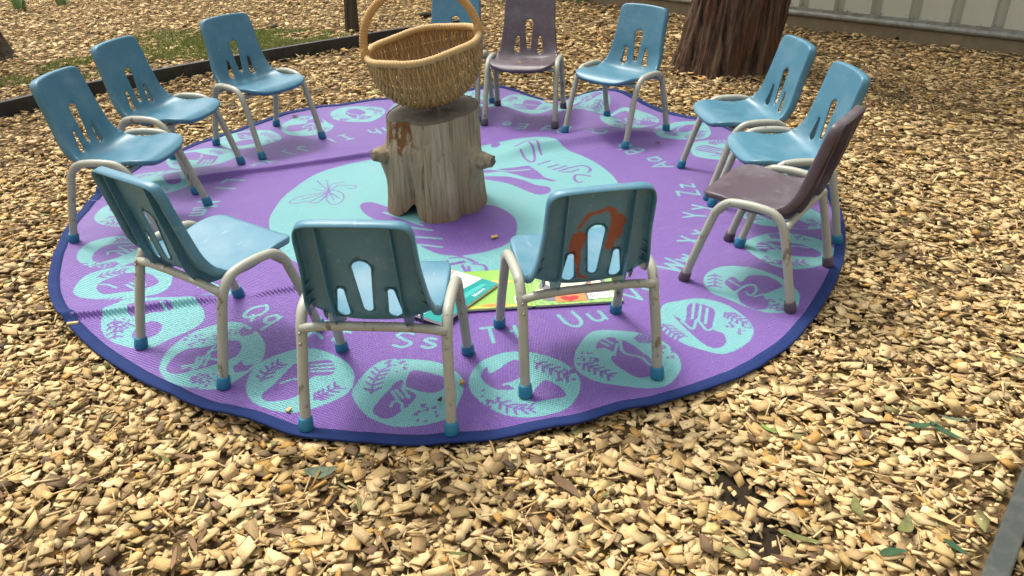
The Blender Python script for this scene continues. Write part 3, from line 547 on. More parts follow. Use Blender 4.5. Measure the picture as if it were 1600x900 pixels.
# ------------------------------------------------------------------ rug
D = json.loads('''{"circ":{"U":[[0.373,-1.188],[0.392,-1.112],[0.44,-1.038],[0.513,-1.035],[0.587,-1.058],[0.643,-1.115],[0.662,-1.196],[0.645,-1.259],[0.603,-1.309],[0.552,-1.32],[0.484,-1.306],[0.421,-1.283],[0.382,-1.242]],"V":[[0.665,-0.897],[0.722,-0.87],[0.79,-0.86],[0.858,-0.897],[0.896,-0.972],[0.904,-1.037],[0.88,-1.097],[0.836,-1.14],[0.782,-1.167],[0.729,-1.142],[0.678,-1.101],[0.644,-1.049],[0.646,-0.986]],"W":[[0.824,-0.743],[0.86,-0.679],[0.925,-0.647],[1.003,-0.663],[1.067,-0.726],[1.098,-0.803],[1.092,-0.87],[1.057,-0.933],[0.993,-0.953],[0.931,-0.929],[0.876,-0.869],[0.828,-0.819]],"T":[[0.089,-1.283],[0.112,-1.193],[0.181,-1.141],[0.259,-1.143],[0.334,-1.186],[0.378,-1.253],[0.376,-1.328],[0.335,-1.402],[0.257,-1.433],[0.181,-1.415],[0.117,-1.356]],"S":[[-0.21,-1.324],[-0.203,-1.267],[-0.181,-1.208],[-0.147,-1.168],[-0.08,-1.166],[-0.008,-1.179],[0.042,-1.215],[0.075,-1.275],[0.071,-1.344],[0.049,-1.414],[0.002,-1.441],[-0.074,-1.455],[-0.122,-1.438],[-0.167,-1.402]],"R":[[-0.496,-1.285],[-0.501,-1.206],[-0.479,-1.158],[-0.429,-1.117],[-0.372,-1.1],[-0.306,-1.128],[-0.248,-1.179],[-0.218,-1.241],[-0.219,-1.305],[-0.249,-1.347],[-0.3,-1.384],[-0.35,-1.403],[-0.405,-1.396],[-0.455,-1.36]],"Q":[[-0.763,-1.178],[-0.768,-1.105],[-0.741,-1.028],[-0.696,-0.981],[-0.621,-0.954],[-0.544,-1.01],[-0.499,-1.082],[-0.487,-1.157],[-0.508,-1.213],[-0.538,-1.26],[-0.568,-1.289],[-0.647,-1.286],[-0.702,-1.262],[-0.741,-1.22]],"P":[[-1.019,-0.962],[-1.035,-0.885],[-1.016,-0.813],[-0.946,-0.801],[-0.85,-0.809],[-0.779,-0.839],[-0.738,-0.886],[-0.72,-0.947],[-0.739,-0.996],[-0.783,-1.043],[-0.825,-1.088],[-0.886,-1.082],[-0.965,-1.037]],"O":[[-1.206,-0.739],[-1.214,-0.643],[-1.152,-0.588],[-1.041,-0.577],[-0.954,-0.61],[-0.909,-0.682],[-0.91,-0.762],[-0.985,-0.798],[-1.056,-0.808],[-1.139,-0.793],[-1.177,-0.779]],"N":[[-1.312,-0.492],[-1.321,-0.396],[-1.251,-0.34],[-1.151,-0.353],[-1.074,-0.438],[-1.072,-0.516],[-1.117,-0.575],[-1.193,-0.587],[-1.262,-0.555]]},"hand":{"U":[[[0.477,-1.172],[0.495,-1.135],[0.506,-1.086],[0.532,-1.097],[0.563,-1.146],[0.583,-1.185],[0.573,-1.257],[0.534,-1.269],[0.503,-1.237],[0.481,-1.205]],[[0.439,-1.128],[0.451,-1.089],[0.481,-1.07],[0.502,-1.081],[0.498,-1.135],[0.483,-1.144],[0.464,-1.124]]],"V":[[[0.687,-0.949],[0.717,-0.988],[0.748,-0.888],[0.816,-0.925],[0.786,-1.033],[0.811,-1.065],[0.805,-1.115],[0.772,-1.138],[0.745,-1.118],[0.719,-1.062],[0.701,-1.009]]],"W":[[[0.888,-0.758],[0.925,-0.721],[0.94,-0.76],[0.982,-0.716],[1.036,-0.725],[1.061,-0.777],[1.056,-0.802],[0.99,-0.843],[0.991,-0.89],[0.965,-0.93],[0.937,-0.929],[0.907,-0.887],[0.909,-0.834],[0.894,-0.796]]],"T":[[[0.121,-1.259],[0.135,-1.207],[0.143,-1.24],[0.166,-1.221],[0.211,-1.176],[0.249,-1.224],[0.21,-1.274],[0.188,-1.286],[0.21,-1.311],[0.159,-1.31]],[[0.249,-1.348],[0.284,-1.276],[0.32,-1.296],[0.342,-1.339],[0.309,-1.355],[0.259,-1.366]]],"S":[[[-0.148,-1.386],[-0.132,-1.338],[-0.115,-1.302],[-0.103,-1.27],[-0.085,-1.264],[-0.082,-1.296],[-0.045,-1.328],[-0.059,-1.37],[-0.093,-1.416],[-0.114,-1.424],[-0.137,-1.409]],[[-0.077,-1.284],[-0.07,-1.225],[-0.047,-1.222],[0.021,-1.254],[0.027,-1.287],[0.017,-1.312],[-0.012,-1.32],[-0.055,-1.303]]],"R":[[[-0.444,-1.317],[-0.428,-1.28],[-0.41,-1.229],[-0.394,-1.182],[-0.36,-1.172],[-0.299,-1.164],[-0.278,-1.199],[-0.281,-1.236],[-0.329,-1.244],[-0.337,-1.295],[-0.358,-1.338],[-0.394,-1.355],[-0.427,-1.354]]],"Q":[[[-0.74,-1.193],[-0.74,-1.135],[-0.713,-1.095],[-0.658,-1.085],[-0.59,-1.056],[-0.562,-1.096],[-0.566,-1.14],[-0.612,-1.175],[-0.66,-1.202],[-0.706,-1.218]]],"P":[[[-0.97,-0.878],[-0.952,-0.834],[-0.873,-0.845],[-0.836,-0.873],[-0.866,-0.89],[-0.906,-0.902],[-0.947,-0.914]],[[-0.905,-1.015],[-0.904,-0.974],[-0.882,-0.942],[-0.84,-0.96],[-0.828,-1.001],[-0.846,-1.033],[-0.886,-1.04]]],"O":[[[-1.143,-0.714],[-1.127,-0.66],[-1.057,-0.62],[-0.997,-0.637],[-0.949,-0.694],[-0.973,-0.733],[-1.04,-0.757],[-1.099,-0.768]]],"N":[[[-1.258,-0.494],[-1.248,-0.415],[-1.171,-0.394],[-1.118,-0.436],[-1.149,-0.498],[-1.213,-0.542]]]},"lines":{"U":[[[0.511,-1.091],[0.514,-1.15],[0.558,-1.175],[0.576,-1.212]],[[0.486,-1.163],[0.501,-1.106]],[[0.456,-1.094],[0.477,-1.115]],[[0.469,-1.08],[0.489,-1.102]]],"V":[[[0.762,-0.894],[0.739,-0.978]],[[0.781,-0.901],[0.756,-0.989]],[[0.797,-0.918],[0.772,-1.006]],[[0.705,-0.988],[0.729,-1.036],[0.752,-0.984],[0.767,-1.043],[0.791,-1.033]]],"W":[[[0.907,-0.746],[0.927,-0.785]],[[0.904,-0.828],[0.945,-0.786],[0.977,-0.78],[0.973,-0.818],[0.947,-0.847],[0.939,-0.823]],[[0.957,-0.854],[0.992,-0.837]]],"S":[[[-0.099,-1.308],[-0.077,-1.34]],[[-0.085,-1.296],[-0.062,-1.34]],[[-0.105,-1.375],[-0.097,-1.354],[-0.078,-1.364],[-0.075,-1.387]],[[-0.109,-1.314],[-0.089,-1.349]]],"R":[[[-0.345,-1.187],[-0.287,-1.181]],[[-0.342,-1.204],[-0.282,-1.197]],[[-0.339,-1.219],[-0.279,-1.216]],[[-0.407,-1.271],[-0.384,-1.256],[-0.343,-1.25]]],"Q":[[[-0.7,-1.18],[-0.664,-1.167],[-0.648,-1.116],[-0.641,-1.086]],[[-0.664,-1.167],[-0.657,-1.188]],[[-0.649,-1.138],[-0.611,-1.154]],[[-0.65,-1.108],[-0.613,-1.094]]],"T":[[[0.181,-1.292],[0.218,-1.274],[0.256,-1.224]]]},"sprig":[[[0.393,-1.202],[0.427,-1.23],[0.469,-1.264]],[[0.551,-1.079],[0.599,-1.084]],[[0.844,-0.943],[0.862,-0.971],[0.892,-1.01]],[[0.649,-1.002],[0.667,-1.045],[0.687,-1.081]],[[0.871,-0.699],[0.85,-0.789]],[[-0.162,-1.322],[-0.16,-1.262],[-0.149,-1.213]],[[-0.464,-1.257],[-0.454,-1.207],[-0.431,-1.174]],[[-0.304,-1.346],[-0.283,-1.322],[-0.251,-1.285]],[[0.167,-1.363],[0.209,-1.393],[0.255,-1.394]],[[0.265,-1.191],[0.309,-1.226],[0.359,-1.259]],[[-0.991,-0.93],[-0.947,-1.034]],[[-0.576,-1.033],[-0.568,-1.001]],[[-0.544,-1.212],[-0.529,-1.181]],[[1.204,-0.519],[1.214,-0.566],[1.223,-0.612]]],"dots":[[0.405,-1.18],[0.642,-1.149],[0.864,-1.03],[1.011,-0.902],[-0.116,-1.2],[-0.014,-1.404],[0.135,-1.351],[0.348,-1.259],[-0.618,-1.244],[-0.706,-1.053],[1.168,-0.619],[1.008,-0.91]],"centre":[[-0.708,-0.23],[-0.72,-0.064],[-0.701,0.068],[-0.64,0.254],[-0.524,0.382],[-0.363,0.457],[-0.077,0.52],[0.218,0.631],[0.397,0.567],[0.522,0.456],[0.617,0.273],[0.655,0.064],[0.615,-0.194],[0.506,-0.427],[0.381,-0.611],[0.248,-0.762],[0.086,-0.798],[-0.119,-0.77],[-0.336,-0.699],[-0.507,-0.588],[-0.63,-0.426]],"cpur":[[[-0.173,-0.251],[-0.03,-0.239],[0.105,-0.099],[0.207,-0.19],[0.23,-0.324],[0.198,-0.447],[0.077,-0.533],[-0.034,-0.529],[-0.144,-0.423],[-0.254,-0.277],[-0.339,-0.191],[-0.386,-0.091],[-0.346,-0.054],[-0.234,-0.147]],[[0.097,0.286],[0.16,0.292],[0.223,0.307],[0.286,0.326],[0.301,0.303],[0.33,0.241],[0.356,0.18],[0.399,0.145],[0.378,0.136],[0.343,0.16],[0.297,0.166],[0.252,0.202],[0.207,0.238],[0.16,0.261],[0.098,0.251]],[[0.099,0.209],[0.16,0.206],[0.206,0.195],[0.267,0.151],[0.31,0.101],[0.369,0.074],[0.363,0.013],[0.318,-0.001],[0.279,0.032],[0.221,0.097],[0.161,0.14],[0.1,0.175]],[[0.119,0.581],[0.134,0.617],[0.158,0.597],[0.164,0.552],[0.147,0.518],[0.126,0.536]]],"cline":[[[-0.169,-0.297],[-0.083,-0.329]],[[-0.148,-0.381],[-0.043,-0.401]],[[-0.119,-0.445],[-0.038,-0.469]],[[-0.282,-0.157],[-0.123,-0.282]],[[0.129,0.293],[0.197,0.264],[0.291,0.277]],[[0.145,0.223],[0.237,0.194],[0.297,0.142],[0.356,0.131]]],"ctext":[[[0.234,0.484],[0.288,0.526],[0.328,0.524],[0.351,0.452]],[[0.257,0.452],[0.297,0.371],[0.317,0.393],[0.316,0.468],[0.297,0.503]],[[0.332,0.337],[0.384,0.38]],[[0.373,0.298],[0.419,0.333]],[[0.394,0.27],[0.453,0.314]],[[0.418,0.252],[0.473,0.293],[0.531,0.31],[0.555,0.265],[0.543,0.231]],[[0.432,0.24],[0.47,0.241],[0.503,0.267]],[[0.545,0.188],[0.498,0.207],[0.478,0.183],[0.485,0.125],[0.506,0.124]]],"cfly":[[[-0.536,0.061],[-0.61,0.099]],[[-0.536,0.061],[-0.601,0.17],[-0.611,0.192]],[[-0.536,0.061],[-0.574,0.198]],[[-0.536,0.061],[-0.543,0.139],[-0.492,0.165]],[[-0.536,0.061],[-0.511,0.123],[-0.438,0.12],[-0.442,0.092],[-0.468,0.093]],[[-0.536,0.061],[-0.581,0.049],[-0.642,0.018],[-0.677,-0.034],[-0.646,-0.054],[-0.61,-0.036],[-0.563,-0.051],[-0.54,0.027]],[[-0.536,0.061],[-0.635,-0.016]],[[-0.536,0.061],[-0.592,-0.037]],[[-0.536,0.061],[-0.554,-0.032]],[[-0.535,0.027],[-0.531,-0.02],[-0.502,-0.067],[-0.473,-0.055],[-0.466,0.004],[-0.485,0.052],[-0.524,0.081]],[[-0.535,0.054],[-0.5,-0.021]],[[-0.53,0.054],[-0.483,-0.002]]],"cfly2":[[[-0.003,-0.564],[0.034,-0.56],[0.089,-0.591]],[[-0.001,-0.607],[0.046,-0.589]],[[-0.012,-0.525],[0.038,-0.551]],[[0.075,-0.6],[0.112,-0.611],[0.123,-0.648],[0.103,-0.683],[0.071,-0.664],[0.062,-0.618]],[[0.04,-0.608],[0.06,-0.664],[0.086,-0.683]],[[-0.008,-0.587],[-0.027,-0.624],[0.007,-0.662]]]}''')
def polyline_d(x, y, P):
    P = np.asarray(P, float); best = np.full(x.shape, 9.0)
    for a, b in zip(P[:-1], P[1:]):
        d = b - a; l2 = max(d @ d, 1e-12); t = np.clip(((x - a[0]) * d[0] + (y - a[1]) * d[1]) / l2, 0, 1)
        best = np.minimum(best, np.hypot(x - a[0] - d[0] * t, y - a[1] - d[1] * t))
    return best
def poly_sd(x, y, P):   # + inside
    P = np.asarray(P, float); d = polyline_d(x, y, np.vstack([P, P[:1]])); ins = np.zeros(x.shape, bool)
    for a, b in zip(P, np.roll(P, -1, 0)):
        if a[1] == b[1]: continue
        ins ^= ((a[1] > y) != (b[1] > y)) & (x < (b[0] - a[0]) * (y - a[1]) / (b[1] - a[1]) + a[0])
    return np.where(ins, d, -d)
def side_d(x, y, P):    # distance and signed side
    P = np.asarray(P, float); best = np.full(x.shape, 9.0); sg = np.ones(x.shape); tt = np.zeros(x.shape); acc = 0
    for a, b in zip(P[:-1], P[1:]):
        d = b - a; l = np.hypot(*d); d = d / l; t = np.clip((x - a[0]) * d[0] + (y - a[1]) * d[1], 0, l)
        q = np.hypot(x - a[0] - d[0] * t, y - a[1] - d[1] * t); m = q < best; s_ = np.sign(d[0] * (y - a[1]) - d[1] * (x - a[0]))
        best = np.where(m, q, best); sg = np.where(m, s_, sg); tt = np.where(m, acc + t, tt); acc += l
    return best * sg, tt / acc
F1 = catmull([(-1.45, -1.0), (-1.142, -0.933), (-0.469, -0.758), (0.1, -0.56), (0.722, -0.37), (1.017, -0.299), (1.5, -0.2)], 6)
F2 = catmull([(-1.55, 0.06), (-1.325, 0.137), (-0.77, 0.337), (-0.369, 0.49), (-0.05, 0.56)], 6)
F3 = catmull([(0.10, 0.37), (0.336, 0.525), (0.707, 0.661), (0.95, 0.73)], 6)
def rug_h(x, y):        # rug-local x, y -> height above the flat lie
    r = np.hypot(x, y); th = np.degrees(np.arctan2(y, x)); h = 0.006 * (fbm(x * 3.1 + 20, y * 3.1 + 20, 0.2) - 0.5) + 0.0055 * (fbm(x * 8 + 5, y * 8 + 9, 0.6, 2) - 0.5)
    def fold(P, A, wf, wn, ends=(0.1, 0.9)):
        d, t = side_d(x, y, P); k = np.interp(t, [0, ends[0], ends[1], 1], [0.3, 1, 1, 0])
        return A * k * np.where(d > 0, np.exp(-(d / wf) ** 2), np.exp(-(d / wn) ** 2)) * (0.8 + 0.4 * vnoise(x * 6 + 3, y * 6 + 8))
    h = h + fold(F1, 0.017, 0.045, 0.010, (0.02, 0.25)) * np.interp(x, [-0.6, 0.1, 1.5], [1.25, 0.4, 0.55])
    h = h + fold(F2, 0.026, 0.12, 0.013, (0.05, 0.9)) + fold(F3, 0.046, 0.15, 0.045, (0.25, 0.75))
    back = np.clip((r - 0.85) / 0.5, 0, 1); w = np.exp(-((th - 62) / 26) ** 2)
    h = h + back * w * 0.044 * (0.6 + np.sin(np.radians(th * 13.0 + 40)))
    h = h + np.clip((r - 1.0) / 0.5, 0, 1) * 0.008 * (vnoise(th / 7.0 + 30, r * 2) - 0.4)
    edge = np.clip((r - 1.36) / 0.13, 0, 1) ** 1.5; h = h + edge * (0.010 * np.sin(np.radians(th * 9)) + 0.012 * (vnoise(th / 4.2 + 77, r * 0) - 0.5) + 0.006 * (vnoise(th / 1.7 + 11, r * 0) - 0.5)) + edge * 0.006
    wx, wy_ = x + RUG_C[0], y + RUG_C[1]; k = np.ones(x.shape)
    for fx, fy in FEETW: k = np.minimum(k, 1 - np.exp(-(((wx - fx) ** 2 + (wy_ - fy) ** 2) / 0.075 ** 2) ** 1.0) * 1.0)
    k = np.minimum(k, np.clip((np.hypot(x + 0.087, y + 0.062) - 0.20) / 0.12, 0, 1)) 
    return h * k
NR = 600
a_ = np.linspace(-1, 1, NR); A, B = np.meshgrid(a_, a_, indexing='ij')
with np.errstate(divide='ignore', invalid='ignore'):
    big = abs(A) > abs(B); rr = np.where(big, A, B); ph = np.where(big, (np.pi / 4) * np.where(A == 0, 0, B / A), np.pi / 2 - (np.pi / 4) * np.where(B == 0, 0, A / np.where(B == 0, 1, B)))
rx_, ry_ = rr * np.cos(ph), rr * np.sin(ph); rx_, ry_ = rx_.ravel(), ry_.ravel()
th = np.arctan2(ry_, rx_); rad = np.hypot(rx_, ry_); scl = RUG_R * (1 + (rug_radius(th) / RUG_R - 1) * np.clip((rad - 0.75) / 0.25, 0, 1) ** 2) - 0.012
PX, PY = rx_ * scl, ry_ * scl
PZ = RUG_Z + rug_h(PX, PY)
Fd = np.full(PX.shape, -0.03)
def region(P, mg):
    P = np.asarray(P); return (PX > P[:, 0].min() - mg) & (PX < P[:, 0].max() + mg) & (PY > P[:, 1].min() - mg) & (PY < P[:, 1].max() + mg)
def add_poly(P, sub=4):
    P = catmull(P, sub, True); m = region(P, 0.03); Fd[m] = np.maximum(Fd[m], poly_sd(PX[m], PY[m], P))
def sub_poly(P, sub=4):
    P = catmull(P, sub, True); m = region(P, 0.03); Fd[m] = np.minimum(Fd[m], -poly_sd(PX[m], PY[m], P))
def add_line(P, w, smooth=True):
    P = catmull(P, 4) if smooth and len(P) > 2 else np.asarray(P); m = region(P, 0.03); Fd[m] = np.maximum(Fd[m], w - polyline_d(PX[m], PY[m], P))
def sub_line(P, w, smooth=True):
    P = catmull(P, 4) if smooth and len(P) > 2 else np.asarray(P); m = region(P, 0.03); Fd[m] = np.minimum(Fd[m], polyline_d(PX[m], PY[m], P) - w)
add_poly(D['centre'])
for q in D['cpur']: sub_poly(q)
for q in D['cline']: add_line(q, 0.006)
for q in D['ctext']: sub_line(q, 0.0062)
for q in D['cfly']: sub_line(q, 0.0030)
for q in D['cfly2']: sub_line(q, 0.0055)
rl = random.Random(5)
def sprig(P):
    P = catmull(P, 5) if len(P) > 2 else np.linspace(P[0], P[-1], 9); sub_line(P, 0.0032, False); n_ = len(P)
    for i in range(1, n_ - 1, 2):
        d = P[i + 1] - P[i - 1]; d /= np.hypot(*d)
        for s_ in (-1, 1):
            nn = np.array([-d[1], d[0]]) * s_; e = P[i] + d * 0.013 + nn * 0.021; sub_line([P[i] + nn * 0.003, P[i] + d * 0.006 + nn * 0.013, e], 0.0038)
def dotpatch(c_):
    for _ in range(17):
        a = rl.uniform(0, 6.28); q = 0.036 * math.sqrt(rl.random()); x_, y_ = c_[0] + q * math.cos(a), c_[1] + q * math.sin(a); b = rl.uniform(0, 6.28)
        sub_line([(x_, y_), (x_ + 0.006 * math.cos(b), y_ + 0.006 * math.sin(b))], 0.0034, False)
for kk, q in D['circ'].items(): add_poly(q)
for kk, q in D['hand'].items():
    for p_ in q: sub_poly(p_)
for kk, q in D['lines'].items():
    for p_ in q: add_line(p_, 0.0042)
for q in D['sprig']: sprig(q)
for q in D['dots']: dotpatch(q)
cen = {k_: np.mean(q, 0) for k_, q in D['circ'].items()}
def rot(P, a): c_, s_ = math.cos(a), math.sin(a); return [(p_[0] * c_ - p_[1] * s_, p_[0] * s_ + p_[1] * c_) for p_ in P]
for ch, k_ in (('O', 'R'), ('N', 'V'), ('P', 'W'), ('Q', 'S')):
    c0 = cen[k_]; c1_ = cen[ch]; da = math.atan2(c1_[1], c1_[0]) - math.atan2(c0[1], c0[0])
    for p_ in D['lines'][k_]: add_line(rot(p_, da), 0.0042)
    for p_ in D['sprig']:
        if np.hypot(*(np.mean(p_, 0) - c0)) < 0.15 and ch in 'ON': sprig(rot(p_, da))
    for p_ in D['dots']:
        if np.hypot(*(np.array(p_) - c0)) < 0.15: dotpatch(rot([p_], da)[0])
ALPH = 'ABCDEFGHIJKLMNOPQRSTUVWXYZ'; STEP = 13.62; A0 = -93.0
ang_of = {ch: A0 + (i - 18) * STEP for i, ch in enumerate(ALPH)}
src = ['V', 'U', 'W', 'S', 'R', 'T']; si = 0
for ch in ALPH:
    if ch in D['circ']: continue
    k_ = src[si % len(src)]; si += 1
    c0 = cen[k_]; da = R(ang_of[ch]) - math.atan2(c0[1], c0[0])
    add_poly(rot(D['circ'][k_], da))
    for p_ in D['hand'][k_]: sub_poly(rot(p_, da))
    for p_ in D['lines'].get(k_, []): add_line(rot(p_, da), 0.0042)
    for p_ in D['sprig']:
        if np.hypot(*(np.mean(p_, 0) - c0)) < 0.15: sprig(rot(p_, da))
    for p_ in D['dots']:
        if np.hypot(*(np.array(p_) - c0)) < 0.15: dotpatch(rot([p_], da)[0])
GL = {'A': [[(0, 0), (.4, 1), (.8, 0)], [(.15, .35), (.65, .35)]], 'a': [[(.6, .55), (.3, .65), (.05, .35), (.25, 0), (.6, .2)], [(.6, .62), (.6, 0)]],
 'B': [[(0, 0), (0, 1), (.5, .95), (.5, .6), (0, .52), (.6, .42), (.55, .05), (0, 0)]], 'b': [[(0, 1), (0, 0)], [(0, .5), (.35, .62), (.55, .3), (.3, 0), (0, .1)]],
 'C': [[(.7, .85), (.4, 1), (.05, .6), (.1, .2), (.4, 0), (.7, .15)]], 'c': [[(.5, .55), (.25, .62), (.03, .3), (.25, 0), (.5, .1)]],
 'D': [[(0, 0), (0, 1), (.5, .85), (.65, .5), (.5, .12), (0, 0)]], 'd': [[(.55, 1), (.55, 0)], [(.55, .5), (.25, .62), (.02, .3), (.25, 0), (.55, .12)]],
 'E': [[(.6, 1), (0, 1), (0, 0), (.6, 0)], [(0, .52), (.5, .52)]], 'e': [[(.05, .32), (.5, .36), (.3, .62), (.03, .3), (.25, 0), (.5, .1)]],
 'F': [[(.6, 1), (0, 1), (0, 0)], [(0, .52), (.45, .52)]], 'f': [[(.5, .95), (.25, .9), (.2, 0)], [(0, .55), (.45, .55)]],
 'G': [[(.7, .85), (.4, 1), (.05, .6), (.1, .2), (.4, 0), (.7, .2), (.7, .45), (.4, .45)]], 'g': [[(.5, .5), (.25, .62), (.02, .35), (.25, .08), (.5, .2)], [(.5, .62), (.5, -.2), (.2, -.35), (0, -.2)]],
 'H': [[(0, 1), (0, 0)], [(.6, 1), (.6, 0)], [(0, .5), (.6, .5)]], 'h': [[(0, 1), (0, 0)], [(0, .4), (.25, .62), (.48, .5), (.5, 0)]],
 'I': [[(.3, 1), (.3, 0)], [(.05, 1), (.55, 1)], [(.05, 0), (.55, 0)]], 'i': [[(.2, .6), (.2, 0)], [(.2, .82), (.2, .86)]],
 'J': [[(.5, 1), (.5, .2), (.25, 0), (0, .2)]], 'j': [[(.3, .6), (.3, -.2), (0, -.3)], [(.3, .82), (.3, .86)]],
 'K': [[(0, 1), (0, 0)], [(.6, 1), (0, .45), (.6, 0)]], 'k': [[(0, 1), (0, 0)], [(.45, .6), (0, .28), (.45, 0)]],
 'L': [[(0, 1), (0, 0), (.55, 0)]], 'l': [[(.2, 1), (.2, 0)]], 'M': [[(0, 0), (.1, 1), (.4, .3), (.7, 1), (.8, 0)]], 'm': [[(0, .6), (0, 0)], [(0, .45), (.2, .6), (.35, .45), (.35, 0)], [(.35, .45), (.55, .6), (.7, .45), (.7, 0)]],
 'N': [[(0, 0), (0, 1), (.6, 0), (.6, 1)]], 'n': [[(0, .6), (0, 0)], [(0, .4), (.25, .62), (.48, .5), (.5, 0)]], 'O': [[(.35, 1), (.02, .6), (.1, .15), (.35, 0), (.65, .3), (.65, .75), (.35, 1)]], 'o': [[(.25, .62), (.02, .3), (.25, 0), (.5, .3), (.25, .62)]],
 'P': [[(0, 0), (0, 1), (.5, .95), (.55, .6), (0, .48)]], 'p': [[(0, .6), (0, -.35)], [(0, .5), (.35, .62), (.55, .3), (.3, 0), (0, .1)]], 'Q': [[(.35, 1), (.02, .6), (.1, .15), (.35, 0), (.65, .3), (.65, .75), (.35, 1)], [(.45, .25), (.75, -.1)]], 'q': [[(.5, .5), (.25, .62), (.02, .35), (.25, .05), (.5, .2)], [(.5, .62), (.5, -.38)]],
 'R': [[(0, 0), (0, 1), (.5, .95), (.5, .58), (0, .48), (.6, 0)]], 'r': [[(0, .6), (0, 0)], [(0, .4), (.2, .6), (.4, .58)]], 'S': [[(.6, .88), (.3, 1), (.03, .78), (.3, .53), (.62, .28), (.35, 0), (0, .12)]], 's': [[(.45, .55), (.22, .62), (.05, .47), (.25, .33), (.47, .16), (.25, 0), (0, .08)]],
 'T': [[(.3, 1), (.3, 0)], [(0, 1), (.62, 1)]], 't': [[(.2, .9), (.2, .1), (.4, 0)], [(0, .6), (.42, .6)]], 'U': [[(0, 1), (0, .3), (.3, 0), (.6, .3), (.6, 1)]], 'u': [[(0, .6), (.02, .15), (.25, 0), (.48, .2), (.5, .6), (.5, 0)]],
 'V': [[(0, 1), (.35, 0), (.7, 1)]], 'v': [[(0, .6), (.25, 0), (.5, .6)]], 'W': [[(0, 1), (.22, 0), (.45, .8), (.68, 0), (.9, 1)]], 'w': [[(0, .6), (.15, 0), (.32, .5), (.5, 0), (.65, .6)]], 'X': [[(0, 1), (.6, 0)], [(.6, 1), (0, 0)]], 'x': [[(0, .6), (.45, 0)], [(.45, .6), (0, 0)]],
 'Y': [[(0, 1), (.3, .5), (.3, 0)], [(.6, 1), (.3, .5)]], 'y': [[(0, .6), (.25, .1)], [(.5, .6), (.1, -.35)]], 'Z': [[(0, 1), (.6, 1), (0, 0), (.6, 0)]], 'z': [[(0, .6), (.42, .6), (0, 0), (.45, 0)]]}
RND = set('BCDGOPQRSUabcdeghmnopqrsu')
for ch in ALPH:
    a = ang_of[ch]; rr_ = float(np.interp(a, [-320, -255, -200, -150, -120, -93, -67, -40, -12, 20], [0.92, 0.95, 0.98, 1.03, 1.065, 1.072, 1.05, 0.985, 0.935, 0.91])); H_ = 0.082
    for c_, off in ((ch, -0.95), (ch.lower(), 0.10)):
        for st_ in GL[c_]:
            P_ = [((u_ + off) * H_ * 0.95, (v_ - 0.45) * H_) for u_, v_ in st_]
            al = R(a) + math.pi / 2                                    # letter top points to the centre
            ox, oy = rr_ * math.cos(R(a)), rr_ * math.sin(R(a))
            add_line([(ox + p_[0] * math.cos(al) - p_[1] * math.sin(al), oy + p_[0] * math.sin(al) + p_[1] * math.cos(al)) for p_ in P_], 0.0056, c_ in RND)
idx = np.arange(NR * NR).reshape(NR, NR)
Q = np.stack([idx[:-1, :-1], idx[1:, :-1], idx[1:, 1:], idx[:-1, 1:]], -1).reshape(-1, 4)
rme = npmesh('rug', np.stack([PX, PY, PZ], 1), Q); fattr(rme, 'pattern', np.clip(Fd, -0.03, 0.03) * 1000)
def rug_mat():
    m = mat('woven_plastic', (0.2, 0.1, 0.4), 0.45, 0.62); t = NT(m); o = t.obj()
    rot_ = t.n('Mapping', {'Vector': o, 'Rotation': (0, 0, R(28))}).outputs[0]
    w1 = t.n('TexWave', {'Vector': rot_, 'Scale': 38.0, 'Distortion': 0.6, 'Detail': 1.0, 'Detail Scale': 6.0}, wave_type='BANDS', bands_direction='Y')
    w2 = t.n('TexWave', {'Vector': o, 'Scale': 72.0, 'Distortion': 0.4}, wave_type='BANDS', bands_direction='X')
    w = w1.outputs['Fac']; wx = w2.outputs['Fac']
    pat = t.attr('pattern').outputs['Fac']
    jag = t.math('MULTIPLY', t.math('SUBTRACT', t.noise(t.scale(o, (1, 1.6, 1)), 170, 2), 0.5), 9.0)
    k = t.math('ADD', t.math('MULTIPLY', t.math('ADD', pat, jag), 0.45), 0.5, clamp=True)
    fade = t.noise(o, 2.3, 4)
    pur = t.mix(fade, (0.108, 0.027, 0.242), (0.142, 0.041, 0.295)); aqu = t.mix(fade, (0.095, 0.335, 0.33), (0.135, 0.40, 0.385))
    # the two thread colours each carry a little of the other where the weft shows
    k2 = t.math('ADD', t.math('MULTIPLY', k, 0.90), t.math('MULTIPLY', t.math('POWER', w, 2.0), 0.11))
    col = t.mix(k2, pur, aqu)
    fleck = t.ramp(t.noise(t.scale(o, (1, 0.6, 1)), 260, 2, 0.6), [(0.60, 0), (0.75, 1)])
    col = t.mix(t.math('MULTIPLY', fleck, 0.13), col, (0.72, 0.70, 0.80))
    dirt = t.ramp(t.noise(o, 5.5, 6, 0.7), [(0.55, 0), (0.8, 1)]); col = t.mix(t.math('MULTIPLY', dirt, 0.16), col, (0.42, 0.38, 0.36))
    t.col(col); t.rough(t.math('ADD', t.math('MULTIPLY', fade, 0.15), 0.34))
    t.b.inputs['Sheen Weight'].default_value = 0.12; t.b.inputs['Sheen Roughness'].default_value = 0.4
    hgt = t.math('ADD', t.math('MULTIPLY', w, 1.0), t.math('MULTIPLY', wx, 0.6)); t.bump(hgt, 0.8, 0.0018); return m
rug = empty('round_rug', (RUG_C[0], RUG_C[1], 0)); tag(rug, 'large round purple and aqua woven rug with alphabet hand signs', 'rug')
link('woven_mat', rme, rug_mat(), rug)
M_bind = mat('navy_binding_tape', (0.022, 0.045, 0.17), 0.85, 0.15); t = NT(M_bind); o_ = t.obj()
t.col(t.mix(t.noise(o_, 7, 4), (0.011, 0.023, 0.092), (0.020, 0.038, 0.130))); t.bump(t.noise(o_, 300, 2), 0.3, 0.001)
